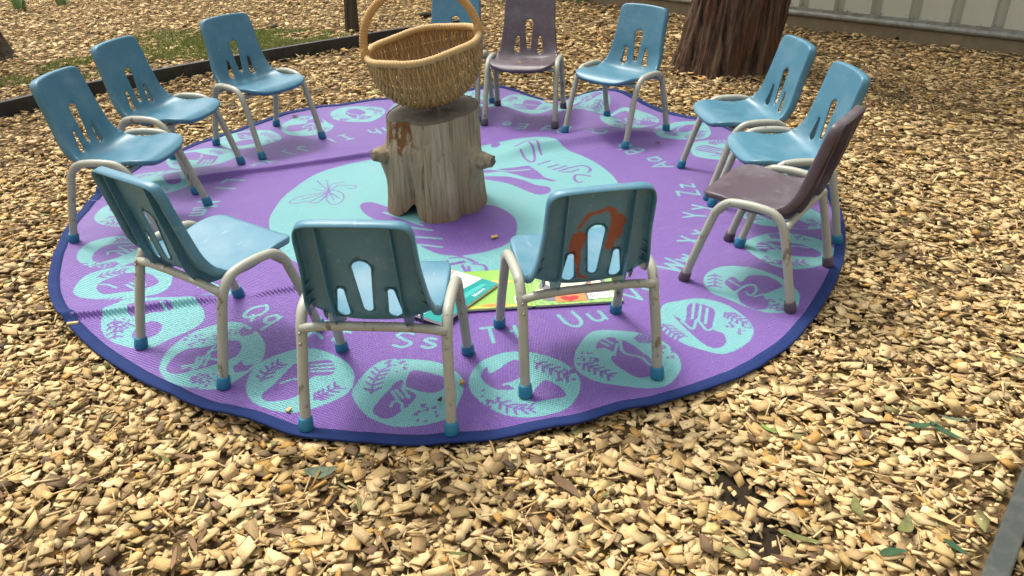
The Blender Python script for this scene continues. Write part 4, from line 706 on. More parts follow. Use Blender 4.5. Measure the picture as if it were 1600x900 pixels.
tb = np.linspace(0, 2 * np.pi, 900, endpoint=False); RB = rug_radius((tb + np.pi) % (2 * np.pi) - np.pi); V = []
sect = [(-0.0345, 0.0008), (-0.034, 0.0022), (-0.017, 0.0030), (-0.0155, 0.0024), (-0.014, 0.0030), (-0.001, 0.0024), (0.0, 0.0006), (0.0, -0.005), (-0.010, -0.007)]
for dr, dz in sect:
    r_ = RB + dr; q = np.minimum(RB - 0.0125, r_); V.append(np.stack([r_ * np.cos(tb), r_ * np.sin(tb), RUG_Z + rug_h(q * np.cos(tb), q * np.sin(tb)) + dz], 1))
V = np.concatenate(V); m_ = len(tb); Q = []
for s_ in range(len(sect) - 1):
    i = np.arange(m_); j = (i + 1) % m_; Q.append(np.stack([s_ * m_ + i, (s_ + 1) * m_ + i, (s_ + 1) * m_ + j, s_ * m_ + j], 1))
link('edge_binding', npmesh('edge_binding', V, np.concatenate(Q)), M_bind, rug)
def rug_at(x, y): return float(RUG_Z + rug_h(np.array([x - RUG_C[0]]), np.array([y - RUG_C[1]]))[0])
# ------------------------------------------------------------------ stump
def wood_mat():
    m = mat('weathered_wood', (0.3, 0.22, 0.13), 0.8, 0.25); t = NT(m); o = t.obj()
    g1 = t.noise(t.scale(o, (1, 1, 0.05)), 75, 5, 0.65); g2 = t.noise(t.scale(o, (1, 1, 0.16)), 14, 5, 0.6)
    c = t.ramp(g2, [(0.25, (0.20, 0.15, 0.092)), (0.5, (0.33, 0.270, 0.180)), (0.75, (0.44, 0.385, 0.285))])
    c = t.mix(t.ramp(g1, [(0.25, 0.75), (0.5, 0.12), (0.75, 0.0)]), c, (0.105, 0.070, 0.038))
    crack = t.ramp(t.noise(t.scale(o, (1, 1, 0.022)), 26, 2, 0.4), [(0.492, 0.0), (0.5, 1.0), (0.508, 0.0)])
    c = t.mix(t.math('MULTIPLY', crack, 0.55), c, (0.05, 0.03, 0.015))
    rot_ = t.attr('rot').outputs['Fac']; rk = t.ramp(t.math('ADD', rot_, t.math('MULTIPLY', t.math('SUBTRACT', t.noise(t.scale(o, (1, 1, 0.5)), 42, 4, 0.65), 0.5), 1.9)), [(0.45, 0), (0.60, 1)])
    c = t.mix(rk, c, t.mix(t.noise(o, 34, 5, 0.7), (0.03, 0.014, 0.008), (0.32, 0.15, 0.05)))
    base = t.attr('damp').outputs['Fac']; c = t.mix(t.math('MULTIPLY', base, 0.55), c, (0.17, 0.085, 0.03))
    t.col(c); t.bump(t.math('ADD', t.math('MULTIPLY', g1, 1.0), t.math('MULTIPLY', crack, -1.5)), 0.7, 0.006); return m
M_wood = wood_mat()
M_cut = mat('grey_end_grain', (0.12, 0.105, 0.08), 0.85, 0.2); t = NT(M_cut); o_ = t.obj()
t.col(t.mix(t.noise(t.scale(o_, (1, 1, 0.2)), 30, 5, 0.7), (0.055, 0.048, 0.035), (0.20, 0.175, 0.13)))
SX, SY = -0.294, 2.925
stump = empty('tree_stump', (SX, SY, RUG_Z)); tag(stump, 'weathered barkless wooden stump with two branch stubs at the rug centre', 'stump')
NA, NZ = 160, 60; HS = 0.372
an = np.linspace(-np.pi, np.pi, NA, endpoint=False); zz = np.linspace(0, 1, NZ)
AN, ZZ = np.meshgrid(an, zz, indexing='ij'); deg = np.degrees(AN)
def bump1(c_, w_): d = (deg - c_ + 180) % 360 - 180; return np.exp(-(d / w_) ** 2)
rad = 0.178 + 0.018 * (1 - ZZ) ** 2 + 0.010 * np.cos(AN - 0.4) - 0.006 * np.cos(2 * AN + 0.5)
rad += -0.050 * bump1(-119, 13) * np.clip(1.15 - ZZ, 0, 1) ** 1.3 + 0.016 * bump1(-150, 26) * (1 - 0.7 * ZZ) + 0.012 * bump1(-86, 20) * (1 - 0.6 * ZZ) - 0.022 * bump1(-50, 9) * (1 - 0.5 * ZZ)
rad += 0.026 * bump1(-28, 13) * np.exp(-((ZZ - 0.5) / 0.16) ** 2) + 0.028 * bump1(-168, 14) * np.exp(-((ZZ - 0.55) / 0.16) ** 2)
rad += -0.034 * bump1(-124, 13) * np.clip((ZZ - 0.70) / 0.22, 0, 1)
rad += 0.008 * (fbm(np.cos(AN) * 3 + 9, np.sin(AN) * 3 + 9, ZZ * 2.0) - 0.5) + 0.0038 * (vnoise(np.cos(AN) * 19 + 40, np.sin(AN) * 19 + 40, ZZ * 2.2) - 0.5) - 0.006 * np.clip(1 - np.abs(vnoise(np.cos(AN) * 5 + 70, np.sin(AN) * 5 + 70, ZZ * 0.8) - 0.5) / 0.035, 0, 1)
XS = rad * np.cos(AN); YS = rad * np.sin(AN); ZS = ZZ * HS + ZZ * (0.085 * XS + 0.02 * YS)
ZS = ZS + (1 - ZZ) ** 3 * 0.045 * bump1(-119, 9); 
idx = np.arange(NA * NZ).reshape(NA, NZ); i0 = idx; i1 = np.roll(idx, -1, 0)
Q = np.stack([i0[:, :-1], i1[:, :-1], i1[:, 1:], i0[:, 1:]], -1).reshape(-1, 4)
sm_ = npmesh('stump_trunk', np.stack([XS, YS, ZS], -1).reshape(-1, 3), Q)
fattr(sm_, 'rot', (np.maximum(bump1(-124, 16), 0.8 * bump1(-146, 8)) * np.clip((ZZ - 0.58 - 0.10 * np.sin(deg * 0.3)) / 0.3, 0, 1)).ravel()); fattr(sm_, 'damp', (np.clip((0.30 - ZZ) / 0.3, 0, 1) * 0.9 + 0.0 * ZZ).ravel())
link('trunk', sm_, M_wood, stump)
tr_ = [0.0, 0.25, 0.5, 0.75, 0.93, 1.0]; V = []; F = []
for q in tr_:
    for i in range(NA): V.append((XS[i, -1] * q, YS[i, -1] * q, ZS[i, -1] * q + (1 - q) * float(ZS[:, -1].mean()) + (-0.004 if q == 1 else 0.002)))
for a_i in range(len(tr_) - 1):
    for i in range(NA):
        j = (i + 1) % NA; F.append((a_i * NA + i, (a_i + 1) * NA + i, (a_i + 1) * NA + j, a_i * NA + j))
link('cut_top', mesh('cut_top', V, F), M_cut, stump)
def stub(a_deg, z_, ln, r0, r1, droop):
    d = Vector((math.cos(R(a_deg)), math.sin(R(a_deg)), droop)).normalized(); p0 = Vector((d.x * 0.13, d.y * 0.13, z_))
    pts = [p0 + d * (0.05 + ln) * q / 6 for q in range(7)]; rad_ = [r0 + (r1 - r0) * q / 6 + 0.0045 * math.sin(q * 2.1 + a_deg) for q in range(7)]
    V, F = tube(pts, rad_, 18)
    for k_ in range(len(V)): V[k_] = V[k_] + Vector((random.uniform(-1, 1), random.uniform(-1, 1), random.uniform(-1, 1))) * 0.0032
    me = mesh('branch_stub', V, F); me.materials.append(M_wood); me.materials.append(M_cut); me.polygons[-1].material_index = 1
    o = link('branch_stub', me, None, stump); bevel(o, 0.004); return o
stub(-158, 0.222, 0.056, 0.038, 0.025, 0.06); stub(-26, 0.195, 0.080, 0.040, 0.023, 0.10)

# ------------------------------------------------------------------ basket
def wicker(name, c1, c2):
    m = mat(name, c1, 0.55, 0.4); t = NT(m); o = t.obj()
    rnd = t.n('NewGeometry').outputs['Random Per Island']; t.col(t.mix(t.math('ADD', t.math('MULTIPLY', rnd, 0.7), t.math('MULTIPLY', t.noise(t.scale(o, (40, 25, 25)), 1.0, 3), 0.4)), c1, c2)); t.bump(t.noise(o, 220, 3), 0.3, 0.001); return m
M_wick = wicker('willow_cane', (0.20, 0.110, 0.036), (0.46, 0.295, 0.110)); M_rim = wicker('willow_rim', (0.36, 0.22, 0.075), (0.50, 0.34, 0.14)); M_hand = wicker('willow_handle', (0.36, 0.18, 0.045), (0.50, 0.30, 0.10))
A_, B_, D_ = 0.204, 0.196, 0.222
basket = empty('wicker_basket', (SX - 0.012, SY - 0.005, 0.619)); basket.rotation_euler = (R(4), R(-9.5), R(6)); tag(basket, 'empty round woven cane basket with hoop handle on the stump', 'basket')
def bowl(psi, al, off=0.0):
    cp = math.cos(psi); ca_, sa_ = math.cos(al), math.sin(al)
    flat = 1.0 - 0.07 * max(0, sa_ - 0.8) / 0.2
    p_ = Vector((A_ * math.sin(psi), B_ * cp ** 0.95 * math.copysign(abs(ca_) ** 0.88, ca_), -D_ * cp ** 0.72 * max(sa_, 0.0) ** 0.86 * flat)); nn = Vector((math.sin(psi) / A_, cp * ca_ / B_, -cp * sa_ / D_)).normalized()
    return p_ + nn * off
NW, NRIB = 66, 15; VA, FA = [], []
for i in range(NW):
    psi = R(-80 + 160 * i / (NW - 1)); pts = []; n_ = NRIB * 3
    jit = random.uniform(-0.006, 0.006)
    for k_ in range(n_ + 1):
        f_ = k_ / n_; ps_ = psi + jit + 0.003 * math.sin(f_ * 9 + i); off = 0.0052 * math.cos(math.pi * (f_ * (NRIB + 1)) + math.pi * i)
        pts.append(bowl(ps_, math.pi * f_, off))
    V, F = tube(pts, [random.uniform(0.0044, 0.0052)] * len(pts), 6, cap=False); b0 = len(VA); VA += V; FA += [tuple(q + b0 for q in f_) for f_ in F]
link('weave', mesh('weave', VA, FA), M_wick, basket)
VA, FA = [], []
for k_ in range(1, NRIB + 1):
    al = math.pi * k_ / (NRIB + 1); pts = [bowl(R(-84 + 168 * q / 40), al) for q in range(41)]
    V, F = tube(pts, 0.0042, 6, cap=False); b0 = len(VA); VA += V; FA += [tuple(q + b0 for q in f_) for f_ in F]
link('rib', mesh('rib', VA, FA), M_wick, basket)
n_ = 640; pts = [(A_ * math.cos(2 * math.pi * q / n_), B_ * math.sin(2 * math.pi * q / n_), 0.003 * math.sin(q * 0.05)) for q in range(n_)]
V, F = tube(pts, [0.0135 * (0.93 + 0.07 * math.sin(2 * math.pi * q * 110 / n_) + 0.03 * math.sin(q * 0.21)) for q in range(n_)], 10, closed=True); link('rim', mesh('rim', V, F), M_rim, basket)
n_ = 420; pts = [((A_ + 0.004) * math.cos(math.pi * (q / n_)), 0.004 * math.sin(q * 0.02), 0.205 * math.sin(math.pi * q / n_) ** 0.92) for q in range(n_ + 1)]
V, F = tube(pts, [0.0150 * (0.92 + 0.09 * abs(math.sin(math.pi * q * 62 / n_))) for q in range(n_ + 1)], 12); link('handle', mesh('handle', V, F), M_hand, basket)
for sx in (-1, 1):
    VA, FA = [], []
    for k_ in range(7):
        a0 = R(-38 + 76 * k_ / 6); pts = []
        for q in range(28):
            t_ = 2 * math.pi * q / 28; rr_ = 0.021 + 0.003 * math.sin(3 * t_ + k_)
            loc_ = Vector((0, rr_ * math.cos(t_), rr_ * 1.15 * math.sin(t_))); loc_ = Matrix.Rotation(a0 * 1.2, 3, 'Z') @ (Matrix.Rotation(a0, 3, 'X') @ loc_); pts.append(loc_ + Vector((sx * (A_ + 0.002), 0.016 * math.sin(a0), 0.006)))
        V, F = tube(pts, 0.0034, 6, closed=True); b0 = len(VA); VA += V; FA += [tuple(w_ + b0 for w_ in f_) for f_ in F]
    link('lashing', mesh('lashing', VA, FA), M_hand, basket)

# ------------------------------------------------------------------ trees
def bark_mat(name, c1, c2, c3, sc):
    m = mat(name, c1, 0.9, 0.15); t = NT(m); o = t.obj()
    g1 = t.noise(t.scale(o, (1, 1, 0.10)), sc, 5, 0.62); g2 = t.noise(t.scale(o, (1, 1, 0.3)), sc * 0.22, 4, 0.6)
    c = t.mix(t.ramp(g1, [(0.32, 0), (0.66, 1)]), c1, c2); t.col(t.mix(t.ramp(g2, [(0.52, 0), (0.70, 0.8)]), c, c3)); t.bump(g1, 1.0, 0.02); return m
M_bark = bark_mat('stringy_red_brown_bark', (0.012, 0.008, 0.006), (0.160, 0.100, 0.064), (0.145, 0.050, 0.020), 30)
M_bark2 = bark_mat('dark_bark', (0.035, 0.026, 0.018), (0.12, 0.095, 0.065), (0.10, 0.085, 0.06), 40)
def leafm(name, c1, c2):
    m = mat(name, c1, 0.5, 0.4); t = NT(m); g_ = t.n('NewGeometry'); t.col(t.mix(g_.outputs['Random Per Island'], c1, c2)); return m
M_leaf = leafm('tree_foliage', (0.030, 0.060, 0.018), (0.080, 0.115, 0.035))
def trunk_mesh(name, h, r0, r1, lean, ridges, amp, na=200, nz=120, flare=0.05, wob=0.03):
    a = np.linspace(-np.pi, np.pi, na, endpoint=False); z_ = h * np.linspace(0, 1, nz) ** 1.7 - 0.06
    A2, Z2 = np.meshgrid(a, z_, indexing='ij'); r = r0 + (r1 - r0) * np.clip(Z2 / h, 0, 1) + flare * np.exp(-np.clip(Z2, 0, 9) / 0.12)
    tw = A2 + 0.25 * Z2; nz1 = vnoise(np.cos(tw) * ridges + 30, np.sin(tw) * ridges + 30, Z2 * 1.3); nz2 = vnoise(np.cos(tw) * ridges * 2.4 + 60, np.sin(tw) * ridges * 2.4 + 60, Z2 * 2.6 + 4)
    r = r + amp * (1 - 2.4 * np.abs(nz1 - 0.5)) + amp * 0.55 * (1 - 2.4 * np.abs(nz2 - 0.5)) + 0.25 * r0 * (fbm(np.cos(A2) * 1.2 + 5, np.sin(A2) * 1.2 + 5, Z2 * 0.7) - 0.5)
    X2 = r * np.cos(A2) + lean[0] * Z2 + wob * np.sin(Z2 * 1.9); Y2 = r * np.sin(A2) + lean[1] * Z2
    ix = np.arange(na * nz).reshape(na, nz); i1 = np.roll(ix, -1, 0); Q_ = np.stack([ix[:, :-1], i1[:, :-1], i1[:, 1:], ix[:, 1:]], -1).reshape(-1, 4)
    return npmesh(name, np.stack([X2, Y2, Z2], -1).reshape(-1, 3), Q_)
def leaf_cloud(name, clumps, n_, size, rng):
    Vs, Qs = [], []; w = np.array([c_[3] ** 2 for c_ in clumps]); pk = rng.choice(len(clumps), n_, p=w / w.sum())
    cc = np.array([c_[:3] for c_ in clumps])[pk]; rr_ = np.array([c_[3] for c_ in clumps])[pk]
    d = rng.normal(0, 1, (n_, 3)); d /= np.linalg.norm(d, axis=1)[:, None]; ctr_ = cc + d * (rr_ * rng.random(n_) ** 0.45)[:, None] * np.array([1, 1, 0.7])
    ax_ = rng.normal(0, 1, (n_, 3)); ax_[:, 2] -= 0.7; ax_ /= np.linalg.norm(ax_, axis=1)[:, None]; sd_ = np.cross(ax_, rng.normal(0, 1, (n_, 3))); sd_ /= np.linalg.norm(sd_, axis=1)[:, None]
    L_ = size * rng.uniform(0.7, 1.4, n_)[:, None]; W_ = L_ * 0.17
    V = np.stack([ctr_ - ax_ * L_ / 2, ctr_ + sd_ * W_, ctr_ + ax_ * L_ / 2, ctr_ - sd_ * W_], 1); return npmesh(name, V.reshape(-1, 3), np.arange(4 * n_).reshape(-1, 4))
def tree(loc_, label, h, r0, r1, lean, ridges, amp, barkm, clumps, limbs, nl, lsize, seed, flare=0.05, res=(200, 120)):
    o = empty('tree', (loc_[0], loc_[1], -0.02)); tag(o, label, 'tree'); rng = np.random.default_rng(seed)
    tr = link('trunk', trunk_mesh('trunk', h, r0, r1, lean, ridges, amp, *res, flare=flare), barkm, o)
    topv = Vector((lean[0] * h, lean[1] * h, h - 0.15))
    for e in limbs:
        e = Vector(e); mid_ = (topv + e) / 2 + Vector((0, 0, 0.12)); pts = catmull([topv - Vector((0, 0, 0.25)), mid_, e], 8); link('limb', mesh('limb', *tube(pts, [r1 * (0.62 - 0.5 * q / (len(pts) - 1)) for q in range(len(pts))], 10)), barkm, tr)
    link('crown', leaf_cloud('crown', clumps, nl, lsize, rng), M_leaf, o, smooth=False); return o
rq = random.Random(3)
cl = [(0.9 + rq.uniform(-1.9, 1.7), 0.9 + rq.uniform(-1.5, 1.6), 4.4 + rq.uniform(-0.7, 0.9), rq.uniform(0.35, 0.75)) for _ in range(30)]
tree(TREE, 'thick red brown stringy barked tree trunk in front of the metal wall', 3.2, 0.245, 0.19, (0.12, 0.02), 9.0, 0.038, M_bark, cl, [(-0.6, 0.2, 4.3), (1.7, 0.4, 4.6), (0.9, 1.8, 4.7), (0.8, -0.4, 4.9)], 9000, 0.13, 4, 0.03, (420, 150))
cl = [(rq.uniform(-0.7, 0.7), rq.uniform(-0.6, 0.7), 3.0 + rq.uniform(-0.4, 0.6), rq.uniform(0.2, 0.4)) for _ in range(12)]
tree((-1.225, 6.48), 'thin dark trunk standing behind the black edging near the basket', 2.5, 0.046, 0.035, (-0.02, 0.02), 4, 0.004, M_bark2, cl, [(-0.5, 0.1, 3.0), (0.4, 0.3, 3.1)], 1500, 0.11, 5, 0.006, (60, 60))
cl = [(rq.uniform(-1.0, 0.6), rq.uniform(-0.6, 0.8), 3.2 + rq.uniform(-0.4, 0.7), rq.uniform(0.25, 0.5)) for _ in range(14)]
tree((-3.60, 5.68), 'dark leaning trunk cut off by the left edge of the photo', 2.6, 0.085, 0.06, (-0.22, 0.05), 4, 0.006, M_bark2, cl, [(-1.2, 0.1, 3.2), (-0.2, 0.5, 3.3)], 2200, 0.12, 6, 0.05, (80, 70))

# ------------------------------------------------------------------ books on the rug
def vpoly(name, pts, z_, m, parent, th=0.0005):
    n_ = len(pts); V = [(a, b, z_) for a, b in pts] + [(a, b, z_ - th) for a, b in pts]
    F = [tuple(range(n_)), tuple(range(2 * n_ - 1, n_ - 1, -1))] + [(i, n_ + i, n_ + (i + 1) % n_, (i + 1) % n_) for i in range(n_)]
    me = mesh(name, V, F); me.update(); return link(name, me, m, parent, False)
def text(name, s_, size, loc_, rz, m, parent):
    cu = bpy.data.curves.new(name, 'FONT'); cu.body = s_; cu.size = size; cu.extrude = 0.0002; cu.align_x = 'CENTER'; cu.align_y = 'CENTER'
    ob = bpy.data.objects.new('tmp', cu); C.objects.link(ob); dg = bpy.context.evaluated_depsgraph_get(); me = bpy.data.meshes.new_from_object(ob.evaluated_get(dg)); bpy.data.objects.remove(ob)
    me.name = name; o = link(name, me, m, parent, False); me.materials.clear(); me.materials.append(m); o.location = loc_; o.rotation_euler = (0, 0, rz); return o
def ell(cx_, cy_, a, b, n_=24, rot_=0.0): return [(cx_ + a * math.cos(q) * math.cos(rot_) - b * math.sin(q) * math.sin(rot_), cy_ + a * math.cos(q) * math.sin(rot_) + b * math.sin(q) * math.cos(rot_)) for q in [2 * math.pi * i / n_ for i in range(n_)]]
def gl(name, c_, r_=0.3): return mat(name, c_, r_, 0.5)
M_paper = gl('book_pages', (0.70, 0.66, 0.56), 0.8); M_white = gl('print_white', (0.78, 0.77, 0.74)); M_teal = gl('print_teal', (0.01, 0.24, 0.22)); M_peach = gl('print_peach', (0.80, 0.36, 0.26)); M_char = gl('print_charcoal', (0.06, 0.05, 0.045)); M_brown = gl('print_brown', (0.20, 0.10, 0.06))
M_dteal = gl('print_dark_teal', (0.012, 0.13, 0.12)); M_lteal = gl('print_light_teal', (0.05, 0.36, 0.33))
M_lime = gl('print_lime', (0.22, 0.40, 0.07)); M_yel = gl('print_yellow', (0.52, 0.42, 0.07)); M_org = gl('print_orange', (0.80, 0.20, 0.05)); M_red = gl('print_red', (0.60, 0.01, 0.015)); M_gry = gl('print_grey', (0.13, 0.135, 0.14)); M_crm = gl('print_cream', (0.80, 0.66, 0.42))
M_lgrn = gl('print_leaf_green', (0.15, 0.34, 0.07)); t = NT(M_lgrn); o_ = t.obj(); t.col(t.mix(t.ramp(t.n('TexVoronoi', {'Vector': o_, 'Scale': 70.0}).outputs['Distance'], [(0.2, 0), (0.6, 1)]), (0.10, 0.27, 0.05), (0.27, 0.46, 0.12)))
gb = empty('open_picture_book', (0.066, 2.082, rug_at(0.066, 2.09) + 0.001), math.atan2(0.023, 0.273)); tag(gb, 'green picture book lying open face down under the front chairs', 'book')
HB = 0.245
for nm, x0, x1, mm in (('back_cover', -0.275, -0.006, M_lime), ('front_cover', 0.006, 0.276, M_lgrn)):
    V, F = box(x0, x1, 0, HB, 0.0085, 0.0105); cv = bevel(link(nm, mesh(nm, V, F), mm, gb, False), 0.0008)
    V, F = box(x0 + (0.006 if x0 < 0 else 0), x1 - (0.006 if x0 > 0 else 0), 0.005, HB - 0.005, 0.001, 0.0082); link('pages', mesh('pages', V, F), M_paper, cv, False)
    if x0 < 0:
        vpoly('print_patch', [(-0.27, 0.004), (-0.012, 0.004), (-0.012, 0.012), (-0.10, 0.022), (-0.18, 0.016), (-0.27, 0.03)], 0.0111, M_yel, cv); vpoly('print_patch', ell(-0.12, 0.017, 0.04, 0.008, 14), 0.0117, M_org, cv)
        vpoly('print_patch', ell(-0.10, 0.16, 0.05, 0.014, 16), 0.0111, M_yel, cv)
        vpoly('barcode', [(-0.055, 0.02), (-0.015, 0.02), (-0.015, 0.06), (-0.055, 0.06)], 0.0118, M_white, cv)
        for q in range(8): vpoly('barcode_bar', [(-0.051 + q * 0.0045, 0.026), (-0.049 + q * 0.0045, 0.026), (-0.049 + q * 0.0045, 0.055), (-0.051 + q * 0.0045, 0.055)], 0.0123, M_char, cv)
    else:
        vpoly('print_patch', [(0.03, 0.030), (0.10, 0.012), (0.185, 0.016), (0.245, 0.06), (0.24, 0.20), (0.06, 0.21), (0.03, 0.12)], 0.0111, M_gry, cv)
        vpoly('print_patch', [(0.07, 0.012), (0.165, 0.012), (0.165, 0.06), (0.215, 0.105), (0.20, 0.125), (0.15, 0.095), (0.09, 0.092), (0.035, 0.092), (0.03, 0.072), (0.07, 0.066)], 0.0117, M_org, cv)
        vpoly('print_patch', ell(0.030, 0.084, 0.018, 0.014, 14), 0.0122, M_crm, cv); vpoly('print_patch', ell(0.212, 0.122, 0.016, 0.015, 14), 0.0122, M_crm, cv); vpoly('print_patch', ell(0.118, 0.135, 0.066, 0.042, 20), 0.0122, M_crm, cv)
        hr = [(0.115 + 0.0021 * 16 * math.sin(q) ** 3 * 0.85, 0.031 + 0.00115 * (13 * math.cos(q) - 5 * math.cos(2 * q) - 2 * math.cos(3 * q) - math.cos(4 * q))) for q in [2 * math.pi * i / 26 for i in range(26)]][::-1]; vpoly('heart', hr, 0.0128, M_red, cv)
        vpoly('title_label', [(0.172, 0.018), (0.252, 0.022), (0.251, 0.058), (0.173, 0.054)], 0.0122, M_white, cv); text('title', 'School', 0.026, (0.212, 0.038, 0.0126), 0.05, M_char, cv)
V, F = box(-0.0055, 0.0055, 0, HB, 0.007, 0.0095); link('spine', mesh('spine', V, F), M_lime, gb, False)
# teal and white book, resting on the green one
c1, c2, c3 = np.array([-0.185, 2.345]), np.array([-0.045, 2.205]), np.array([-0.205, 1.972])
ue = (c3 - c2); bl = np.hypot(*ue); ue = ue / bl; ve = np.array([ue[1], -ue[0]])
if (c1 - c2) @ ve < 0: ve = -ve
tb_ = empty('closed_picture_book', (c3[0], c3[1], rug_at(-0.1, 2.1) + 0.0125), math.atan2(-ue[1], -ue[0])); tag(tb_, 'teal and white paperback lying on the green book beside the chair legs', 'book')
tb_.rotation_euler = (R(-1.5), 0, math.atan2(-ue[1], -ue[0]))
BW = 0.215
V, F = box(0, bl, 0, BW, 0.0012, 0.0100); link('pages', mesh('pages', V, F), M_paper, tb_, False)
V, F = box(-0.001, bl + 0.002, -0.0015, BW + 0.001, 0.0101, 0.0112); cv = link('front_cover', mesh('front_cover', V, F), M_white, tb_, False)
V, F = box(-0.001, bl + 0.002, -0.0015, BW + 0.001, 0.0, 0.0011); link('back_cover', mesh('back_cover', V, F), M_char, tb_, False)
vpoly('print_patch', [(-0.001, -0.0012), (bl + 0.001, -0.0012), (bl + 0.001, 0.062), (bl * 0.62, 0.075), (bl * 0.3, 0.06), (-0.001, 0.085)], 0.0118, M_teal, cv)
vpoly('print_patch', [(bl * 0.35, 0.03), (bl * 0.92, 0.024), (bl * 0.9, 0.04), (bl * 0.55, 0.055)], 0.0123, M_lteal, cv)
vpoly('print_patch', [(bl * 0.42, 0.052), (bl * 0.60, 0.06), (bl * 0.62, 0.09), (bl * 0.5, 0.1), (bl * 0.38, 0.085)], 0.0124, M_dteal, cv)
vpoly('print_patch', [(bl * 0.55, 0.150), (bl, 0.165), (bl, BW), (bl * 0.4, BW), (bl * 0.45, 0.18)], 0.0118, M_peach, cv); vpoly('print_patch', [(bl * 0.86, 0.185), (bl, 0.18), (bl, BW), (bl * 0.9, BW)], 0.0123, M_white, cv)
for q in range(4): vpoly('print_patch', ell(bl * (0.56 + 0.045 * q), 0.105 + 0.004 * q, 0.03, 0.0042, 12, 1.9 - 0.1 * q), 0.0121 + 0.0004 * q, M_brown if q % 2 else M_char, cv)
for q in range(3): vpoly('print_patch', ell(bl * 0.84 + 0.012 * q, 0.118, 0.006, 0.0016, 8, 0.6), 0.0119, M_char, cv)
text('title', 'bloom', 0.022, (bl * 0.72, 0.016, 0.0121), 0.0, M_white, cv)

# ------------------------------------------------------------------ small things on the rug and seats
def chip_obj(name, x_, y_, z_, l_, w_, t_, rz, label, c_=0, tilt_=0.1):
    V = [(sx * l_ / 2 + sy * w_ * 0.12 + random.uniform(-.1, .1) * w_, sy * w_ / 2 + random.uniform(-.1, .1) * w_, sz * t_ / 2) for sz in (-1, 1) for sx, sy in ((-1, -1), (1, -1), (1, 1), (-1, 1))]
    me = mesh(name, V, [tuple(q) for q in BOXF]); fattr(me, 'chipcol', np.repeat(np.array([[*pal[c_], 1.0]]), 8, 0), 'FLOAT_COLOR'); fattr(me, 'chiploc', np.array(V) + random.random() * 9, 'FLOAT_VECTOR')
    o = link(name, me, M_chip, None, False); o.location = (x_, y_, z_ + t_ / 2 + 0.0025); o.rotation_euler = (tilt_ * 0.3, tilt_ * 0.2, rz); tag(o, label, 'wood chip'); return o
for a in [(-1.303, 2.018, 0.030, 0.009, 0.006, 0.2, 'wood chip lying by the blue rim at the far left of the rug', 0), (-0.562, 1.589, 0.016, 0.010, 0.005, 1.2, 'tiny wood chip on purple weave left of the nearest chair foot', 1), (-0.135, 1.701, 0.012, 0.012, 0.007, 0.6, 'tiny orange wood chip right of the nearest chair leg', 3), (-0.059, 2.583, 0.024, 0.018, 0.005, 0.5, 'wood chip on the rug behind the books', 2)]:
    chip_obj('wood_chip', a[0], a[1], rug_at(a[0], a[1]), a[2], a[3], a[4], a[5], a[6], a[7])
chip_obj('wood_chip', 0.055, 3.995, RUG_Z + 0.281, 0.018, 0.010, 0.005, 0.4, 'wood chip resting on the mauve seat at the back', 1)
def leaf_mesh(l_, w_, curl, bend):
    V = []; F = []; n_ = 10
    for i in range(n_ + 1):
        f_ = i / n_; ww = w_ / 2 * math.sin(math.pi * min(f_ ** 0.8, 1)) ** 0.9 + 0.0006; cx_ = l_ * (f_ - 0.5); cy_ = bend * math.sin(math.pi * f_) ; z_ = curl * (2 * f_ - 1) ** 2
        V += [(cx_, cy_ - ww, z_ + 0.12 * ww), (cx_, cy_, z_ - 0.05 * ww), (cx_, cy_ + ww, z_ + 0.16 * ww)]
    for i in range(n_):
        for q in range(2): F.append((3 * i + q, 3 * i + 3 + q, 3 * i + 4 + q, 3 * i + 1 + q))
    return mesh('leaf', V, F)
def leafcol(name, c_):
    m = mat(name, c_, 0.7, 0.25); t = NT(m); o = t.obj(); t.col(t.mix(t.ramp(t.noise(o, 90, 4), [(0.45, 0), (0.7, 1)]), c_, tuple(q * 0.55 + 0.01 for q in c_))); return m
LM = {'green': leafcol('leaf_dark_green', (0.035, 0.085, 0.035)), 'bright': leafcol('leaf_bright_green', (0.16, 0.26, 0.05)), 'olive': leafcol('leaf_olive', (0.15, 0.15, 0.045)), 'grey': leafcol('leaf_grey_green', (0.11, 0.14, 0.085)), 'brown': leafcol('leaf_brown', (0.15, 0.085, 0.04)), 'dark': leafcol('leaf_dead', (0.045, 0.032, 0.024))}
LEAVES = [(0.985, 1.510, 0.075, 0.018, -0.1, 'green', 'dark green leaf lying flat, left of two on the chips at the right'), (1.030, 1.485, 0.085, 0.022, -0.85, 'green', 'dark green leaf pointing down, middle of the group at the right'), (1.075, 1.532, 0.075, 0.013, -0.25, 'grey', 'grey green narrow leaf, right of the group at the right'), (0.619, 1.504, 0.06, 0.010, -0.9, 'bright', 'bright green narrow leaf on the chips above the bare soil'), (0.575, 1.160, 0.088, 0.019, -0.35, 'olive', 'olive leaf lying across the bare dark soil'), (0.749, 1.118, 0.060, 0.017, 0.1, 'green', 'dark green leaf near the bottom edge, right of the bare soil'), (0.880, 1.130, 0.055, 0.015, -0.8, 'green', 'small dark green leaf close to the grey edging'), (0.112, 1.313, 0.085, 0.022, -0.8, 'brown', 'curved brown leaf on the chips at the front centre'), (-0.440, 1.382, 0.08, 0.030, 0.15, 'grey', 'grey green leaf half buried below the front rug rim'), (-1.674, 2.466, 0.04, 0.024, 1.1, 'grey', 'small grey green leaf on the chips left of the rug'), (0.80, 1.19, 0.07, 0.026, 0.9, 'olive', 'curled olive leaf near the grey edging'), (0.73, 1.245, 0.07, 0.02, 1.4, 'olive', 'dull olive leaf standing among chips at the lower right')]
